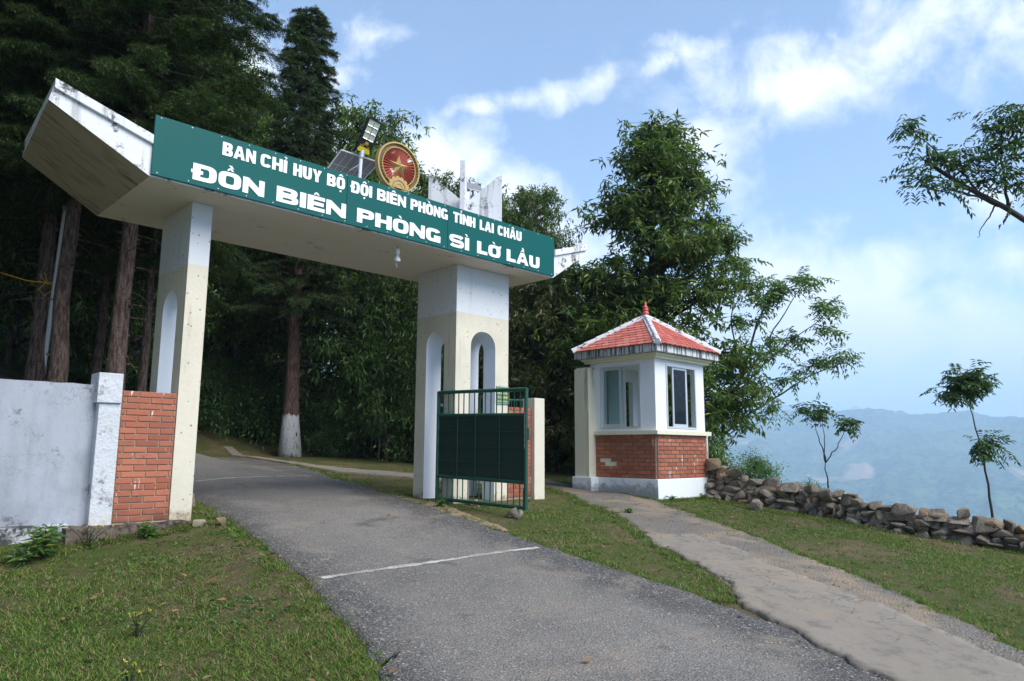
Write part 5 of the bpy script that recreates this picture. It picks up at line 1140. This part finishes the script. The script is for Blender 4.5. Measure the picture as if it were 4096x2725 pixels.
place_air('feathery_tree', ax, ay, 'slender feathery tree leaning right from behind the booth tree', 31,
    [([(ax, ay, az_), (14.6, 1.5, .6), (14.76, 1.6, 1.75), (15.1, 1.1, 2.6), (15.2, .9, 3.9), (15.385, .44, 4.75)], .075),
     ([(14.7, 1.6, 1.2), (15.2, 1.1, 1.75), (15.9, .4, 2.35), (16.32, -.09, 2.8), (16.89, -.72, 3.1)], .035),
     ([(14.9, 1.3, 2.2), (15.4, .75, 3.0), (15.95, .15, 3.7), (16.45, -.5, 4.3)], .030), ([(15.1, 1.1, 2.6), (15.6, .5, 3.9), (15.97, -.2, 5.1)], .03), ([(14.7, 1.6, 1.2), (15.3, 1.0, 1.5), (15.6, .6, 1.7)], .015), ([(15, 1.1, 2.7), (14.7, 1.2, 4.2), (14.8, 1.0, 5.6)], .028), ([(15.2, .9, 3.4), (15.6, .5, 3.3), (15.9, .2, 3.5)], .015)],
    [((15.385, .44, 4.75), .42, 26), ((15.97, -.25, 5.25), .42, 26), ((16.45, -.55, 4.55), .42, 26), ((16.85, -.7, 3.25), .42, 24), ((16.3, -.1, 3.0), .38, 20), ((15.9, .15, 3.75), .36, 18), ((16.55, -.6, 4.0), .3, 14), ((14.9, 1.0, 5.7), .5, 34), ((15.2, .8, 5.2), .42, 24), ((15.6, .4, 3.45), .3, 14), ((15.7, .5, 1.9), .25, 8), ((15.6, .2, 5.0), .42, 22), ((15.1, 1.0, 4.2), .4, 20), ((15.8, .3, 2.7), .28, 10)], M['leafC'], span=.36, ln=.165, wd=.30, nrach=9, zs=.28)
# overhanging tree, rooted outside the picture on the right
tx, ty = 11.7, -7.3; tz = gz(tx, ty)-.3
place_air('overhanging_tree', tx, ty, 'dark leafy branch reaching in from the right edge against the sky', 32,
    [([(tx, ty, tz), (11.6, -7.2, 1.5), (11.3, -6.9, 3.3), (10.48, -6.01, 4.36), (10.05, -5.6, 4.62), (9.65, -5.3, 4.9), (9.3, -5.05, 5.15)], .10),
     ([(10.2, -5.75, 4.5), (9.75, -5.4, 4.72), (9.45, -5.15, 4.70), (9.2, -5.0, 4.78)], .022), ([(10.05, -5.6, 4.62), (9.75, -5.35, 5.1), (9.35, -5.1, 5.4), (9.15, -4.95, 5.65)], .02), ([(10.2, -5.72, 4.53), (10.1, -5.6, 4.3), (10.0, -5.48, 4.02)], .014), ([(11.2, -6.8, 3.5), (10.9, -6.4, 5.0), (10.5, -6.1, 5.9)], .05), ([(10.3, -5.85, 4.45), (10.2, -5.85, 5.2), (10.1, -5.9, 5.8)], .025)],
    [((9.32, -5.07, 5.18), .30, 15), ((9.2, -5.0, 4.85), .30, 15), ((9.12, -4.93, 5.66), .24, 13), ((9.65, -5.3, 5.05), .30, 15), ((9.9, -5.5, 5.3), .36, 20), ((10.1, -5.85, 5.75), .42, 26), ((10.25, -6.0, 5.35), .40, 24), ((10.5, -6.15, 5.9), .45, 24), ((10.0, -5.75, 4.95), .32, 15), ((10.35, -6.0, 4.8), .3, 13), ((10.7, -6.35, 5.4), .45, 21), ((11.2, -6.8, 6.0), .6, 24), ((9.55, -5.25, 4.75), .22, 8)], M['leafE'], span=.27, ln=.12, wd=.32, nrach=9)
s1 = np.array([11.4, -2.42, 0]); 
place_air('sapling', 11.4, -2.42, 'thin forked sapling with two leafy tops behind the middle of the stone wall', 33,
    [([(11.4, -2.42, gz(11.4, -2.42)-.2), (11.39, -2.43, .2), (11.3, -2.46, .607)], .028), ([(11.3, -2.46, .607), (11.2, -2.42, 1.0), (11.08, -2.38, 1.42)], .014), ([(11.3, -2.46, .607), (11.22, -2.5, 1.1), (11.15, -2.5, 1.5)], .012), ([(11.3, -2.46, .607), (11.42, -2.65, .9), (11.5, -2.8, 1.28)], .013)],
    [((11.04, -2.38, 1.50), .24, 22), ((11.14, -2.5, 1.56), .22, 18), ((11.5, -2.8, 1.34), .26, 26), ((10.93, -2.3, 1.58), .2, 12)], M['leafE'], span=.17, ln=.10, wd=.36, nrach=7)
place_air('sapling', 11.65, -4.99, 'tall leaning sapling with tufted top at the right end of the stone wall', 34,
    [([(11.65, -4.99, gz(11.65, -4.99)-.25), (11.6, -4.99, -.1), (11.42, -4.97, .75), (11.2, -4.93, 1.38), (11.1, -4.9, 1.62)], .026), ([(11.1, -4.9, 1.6), (10.98, -4.86, 1.8)], .010), ([(11.1, -4.9, 1.6), (11.2, -5.0, 1.82)], .010)],
    [((10.95, -4.85, 1.86), .30, 40), ((11.18, -5.0, 1.92), .28, 36), ((11.05, -4.92, 2.02), .22, 24), ((11.4, -5.0, .85), .24, 26), ((11.5, -5.1, 1.0), .14, 10), ((10.85, -4.75, 1.75), .2, 12)], M['leafE'], span=.21, ln=.11, wd=.34, nrach=9)

# ------------------------------------------------------------------ grass, weeds, litter
def edge_x(Q, y): 
    o = np.argsort(Q[:, 1]); return np.interp(y, Q[o, 1], Q[o, 0])
rg = np.random.default_rng(77)
def dist_keep(x, y):
    """True where turf grows"""
    rl, rr_ = edge_x(RA[:690], y), edge_x(RB[:690], y); pl, pr2 = edge_x(PA, y), edge_x(PB, y); jit = .07*fbm(x*3, y*3, 3, 9)
    on_road = (x > rl+.05+jit) & (x < rr_-.05+jit) & (y < 9); on_path = (x > np.where(y < -4.75, rr_-.2, pl+jit)) & (x < pr2+jit) & (y < 3.4)
    bl = (x > BX-.1) & (x < BX+BW+.1) & (y > BY-.08) & (y < BY+BD+.2); w = (y > .28) & (y < .85) & (x < .9); p2 = (x > 4.7) & (x < 5.95) & (y > .4) & (y < 1.5); p3 = (x > 5.9) & (x < 6.76) & (y > .4) & (y < .8)
    tuft = on_path & (fbm(x*1.6, y*1.6, 4, 61) > .30-.9*np.clip((x-pl)/(pr2-pl+.01)-.62, 0, .38)) & (x > pl+.55*(pr2-pl))
    return (~on_road & ~on_path & ~bl & ~w & ~p2 & ~p3 & ((y < -1.5) | (x < 3.0) | (x > 4.3+jit*4))) | (tuft & ~bl)
NB = 800000
u = rg.random(NB); ang = rg.uniform(R(6), R(84), NB); dist = 4.3+(u**1.25)*14.5
bx, by = CAM[0]+dist*np.sin(ang), CAM[1]+dist*np.cos(ang)
patch = fbm(bx*.9, by*.9, 4, 71)+.5*fbm(bx*4, by*4, 3, 72); keep = dist_keep(bx, by) & (rg.random(NB) < np.clip((.46-.20*(bx < 1.2))+1.7*patch, .05, 1)) & (bx < 11.0)
bx, by = bx[keep], by[keep]; patch = patch[keep]; n0 = len(bx)
tc_ = []
for Q, sg in ((RA, -1), (RB, 1), (PA, -1), (PB, 1)):
    k_ = rg.integers(0, len(Q), 900); tc_.append(Q[k_]+np.stack([sg*rg.uniform(-.05, .16, 900), rg.normal(0, .05, 900)], 1))
tc_.append(np.stack([rg.uniform(-1.2, 1.0, 160), rg.uniform(.18, .36, 160)], 1)); tc_.append(np.stack([rg.uniform(8.7, 10.7, 140), rg.uniform(-.56, -.44, 140)], 1)); tc_.append(np.stack([rg.uniform(9.9, 10.35, 260), rg.uniform(-6.5, -.6, 260)], 1)); tc_.append(np.stack([rg.uniform(-3, 10.3, 900), rg.uniform(-7, .3, 900)], 1))
tc_ = np.concatenate(tc_); rl_, rr2 = edge_x(RA[:690], tc_[:, 1]), edge_x(RB[:690], tc_[:, 1]); tc_ = tc_[~((tc_[:, 1] < -4.75) & (tc_[:, 0] > rr2-.3) & (tc_[:, 0] < rr2+.55)) & ((tc_[:, 0] < rl_+.05) | (tc_[:, 0] > rr2-.05)) & (tc_[:, 1] < 9) & (np.hypot(tc_[:, 0]-CAM[0], tc_[:, 1]-CAM[1]) > 3.5)]
tq = np.repeat(tc_, 22, 0)+rg.normal(0, .028, (len(tc_)*22, 2)); bx = np.r_[bx, tq[:, 0]]; by = np.r_[by, tq[:, 1]]; patch = np.r_[patch, np.full(len(tq), .3)]; n = len(bx); dd = np.hypot(bx-CAM[0], by-CAM[1])
bz = g(bx, by)+.018*fbm(bx*1.3, by*1.3, 4, 3)-.004; hgt = rg.uniform(.008, .028, n)*(1+.6*np.clip(patch, -.3, .8)); tall_ = rg.random(n) < .012; hgt[tall_] *= 2.0; hgt[n0:] *= 1.7
a = rg.uniform(0, 6.283, n); ln = rg.uniform(.4, 2.4, n)*hgt; wdh = .0028*(.7+dd/9)
P = np.stack([bx, by, bz], 1); S = np.stack([-np.sin(a), np.cos(a), a*0], 1)*wdh[:, None]; T = P+np.stack([np.cos(a)*ln, np.sin(a)*ln, hgt], 1)
V = np.stack([P-S, P+S, T], 1).reshape(-1, 3); i = np.arange(n)*3
stuff(link('grass', np_mesh('grass', V, np.stack([i, i+1, i+2], 1), M['grass'])), 'short patchy green and straw grass of the lawns', 'grass')
# broad-leaved ground cover in the turf
m = 16000; u = rg.random(m); ang = rg.uniform(R(6), R(84), m); dist = 4.3+(u**1.2)*11; qx, qy = CAM[0]+dist*np.sin(ang), CAM[1]+dist*np.cos(ang); k = dist_keep(qx, qy) & (fbm(qx*1.5, qy*1.5, 3, 81) > .12) & (qx < 11)
qx, qy = qx[k], qy[k]; base = np.repeat(np.stack([qx, qy, g(qx, qy)], 1), 4, 0); D = rg.normal(0, 1, base.shape); D[:, 2] = np.abs(D[:, 2])*.6+.15; L_ = rg.uniform(.015, .045, len(base)); cr = Crown(); cr.add(*leaf_geo(base, D, rg.normal(0, .3, base.shape)+[0, 0, 1], L_, L_*.42))
stuff(link('ground_cover', cr.mesh('ground_cover', M['leafC'])), 'low broad-leaved weeds scattered through the turf', 'ground cover')
# fallen leaves
m = 900; ang = rg.uniform(R(6), R(84), m); dist = 4.3+rg.random(m)*13; qx, qy = CAM[0]+dist*np.sin(ang), CAM[1]+dist*np.cos(ang); k = (dist_keep(qx, qy) | (rg.random(m) < .06)) & (qx < 10.5); qx, qy = qx[k], qy[k]
base = np.stack([qx, qy, g(qx, qy)+.030], 1); D = rg.normal(0, 1, base.shape); D[:, 2] *= .15; L_ = rg.uniform(.03, .10, len(base)); cr = Crown(); cr.add(*leaf_geo(base, D, rg.normal(0, .35, base.shape)+[0, 0, 1], L_, L_*.4, .3, -.1))
stuff(link('fallen_leaves', cr.mesh('fallen_leaves', M['dead'])), 'dry brown fallen leaves strewn over the turf', 'leaves')

def weed(name, x, y, label, seed, n=14, L_=.16, wdt=.22, mat='leafB', up_=.7, flowers=0, hh=.3):
    rw = np.random.default_rng(seed); t = thing(name, label, 'plant', (x, y, gz(x, y)-.01)); b = MB(); cr = Crown(); heads = []
    for s in range(6):
        d = rw.normal(0, .35, 2); p = [(0, 0, -.02), (d[0]*.4*hh, d[1]*.4*hh, hh*.55), (d[0]*hh, d[1]*hh, hh*rw.uniform(.7, 1.1))]; b.tube(p, [.006, .004, .002], 4, cap=False); heads.append(p[2])
        q = np.array([np.array(p[0])*(1-u)**2+2*np.array(p[1])*u*(1-u)+np.array(p[2])*u*u for u in rw.uniform(.2, 1, n)]); D = rw.normal(0, 1, (n, 3)); D[:, 2] = D[:, 2]*.3+.2; Ls = L_*rw.uniform(.6, 1.2, n); cr.add(*leaf_geo(q, D, rw.normal(0, .3, (n, 3))+[0, 0, 1], Ls, Ls*wdt))
    link('stem', b.mesh('stem', M['bark_dark']), t); link('foliage', cr.mesh('foliage', M[mat]), t)
    if flowers:
        cr = Crown(); P = np.repeat(np.array(heads)[:flowers], 7, 0)+rw.normal(0, .006, (flowers*7, 3)); D = rw.normal(0, 1, P.shape); D[:, 2] = abs(D[:, 2]); cr.add(*leaf_geo(P, D, rw.normal(0, 1, P.shape), np.full(len(P), .011), np.full(len(P), .007))); link('flower', cr.mesh('flower', M['yellow']), t)
    return t
weed('weed', -.62, .15, 'leafy dark weed clump at the foot of the white boundary wall', 1, 16, .17)
weed('weed', -.78, .10, 'smaller weed at the left against the stained wall plinth', 2, 10, .13, hh=.22)
weed('weed', -.22, .26, 'yellow-flowered weed at the foot of the white pier', 3, 7, .06, flowers=5, hh=.22)
weed('weed', -.62, -2.6, 'yellow-flowered weed in the left lawn nearer the wall', 4, 7, .06, flowers=4, hh=.16)
weed('weed', -.95, -3.5, 'yellow-flowered weed low in the left lawn', 5, 7, .06, flowers=4, hh=.18)
weed('weed', 4.35, .25, 'green weed tuft in front of the right gate pillar', 6, 14, .07, .5, 'leafC', hh=.12)
weed('weed', 6.9, -1.2, 'small dark weed at the edge of the path before the booth', 7, 12, .06, .5, 'leafB', hh=.10)
weed('weed', .35, .22, 'bright tuft of weeds under the red brick panel', 8, 14, .09, .4, 'leafC', hh=.14)
weed('weed', 9.1, -.55, 'green tuft along the booth plinth nearest the path', 9, 14, .07, .3, 'leafC', hh=.10)
weed('weed', 10.1, -.60, 'green tuft along the booth plinth nearest the stone wall', 10, 14, .07, .3, 'leafC', hh=.11)
# ferns in the near left corner
rf = np.random.default_rng(5)
for (x, y, lb, nf) in ((-1.55, -3.55, 'bright fern frond in the dark lower left corner', 6), (-1.62, -3.95, 'dark fern clump at the bottom left corner', 9)):
    t = thing('fern', lb, 'fern', (x, y, gz(x, y)-.01)); cr = Crown(); b = MB()
    B = np.zeros((nf, 3))+rf.normal(0, .03, (nf, 3)); B[:, 2] = .03; D = rf.normal(0, 1, (nf, 3)); D[:, 2] = abs(D[:, 2])*.4+.35; spray_leaves(cr, rf, B, D, 26, .28, .07, .25, .35)
    for q, d in zip(B, unit(D)): b.tube([tuple(q-[0, 0, .04]), tuple(q+d*.14-[0, 0, .02]), tuple(q+d*.28-[0, 0, .098])], [.004, .003, .001], 4, cap=False)
    link('stem', b.mesh('stem', M['bark_dark']), t); link('frond', cr.mesh('frond', M['leafC'] if nf == 6 else M['leafB']), t)
# galvanised pole and rope among the conifers
pl_ = thing('metal_pole', 'slanting galvanised steel pole between two conifer trunks', 'pole', (1.13, 9.6, gz(1.13, 9.6)))
b = MB(); b.tube([(0, 0, -.3), (-.03, -.4, 2.0), (-.08, -.95, 4.0)], .045, 10); b.build('pipe', M['galv'], pl_, smooth=40)
b = MB(); b.lathe([(.0, 3.98), (.05, 4.0), (.06, 4.05), (.045, 4.09), (0.005, 4.11)], -.08, -.955, 10); b.build('ball_cap', M['galv'], pl_, smooth=60)
b = MB(); b.tube([(.02, -.75, 2.95), (.03, -.93, 3.85), (.12, -.95, 4.2)], .022, 6); b.build('side_bracket', M['galv'], pl_)
rp = thing('rope', 'yellow rope looped round a conifer trunk at the left', 'rope', (.975, 9.48, 4.2))
b = MB(); b.tube([(-2.4, .8, .75), (-1.2, .3, .28), (-.35, -.1, .02), (-.05, -.24, 0), (.2, -.15, .05)], .010, 5); b.tube([(.22*math.cos(q*.5), .22*math.sin(q*.5), .02*math.sin(q)) for q in range(14)], .010, 5); b.build('loop', M['rope'], rp)
b = MB(); b.tube([(-.02, -.26, 0), (-.14, -.27, -.16), (-.02, -.27, -.28), (.1, -.25, -.15), (.17, -.2, .0)], .009, 5); b.tube([(-.02, -.26, 0), (-.15, -.27, .16), (-.05, -.26, .2), (0, -.25, .02)], .009, 5); b.build('knot', M['rope'], rp)

# ------------------------------------------------------------------ haze in the valley air
hb_ = MB(); hb_.box(-10400, 10400, -10400, 10400, -760, 620)
t = MT('haze_air'); t.n.remove(t.b); pv = t.n.new('ShaderNodeVolumePrincipled'); pv.inputs['Color'].default_value = (.60, .80, 1.0, 1); pv.inputs['Density'].default_value = .00031; pv.inputs['Anisotropy'].default_value = .0
t.l.new(pv.outputs[0], t.out.inputs['Volume']); hz_ = hb_.build('haze', t.m); stuff(hz_)
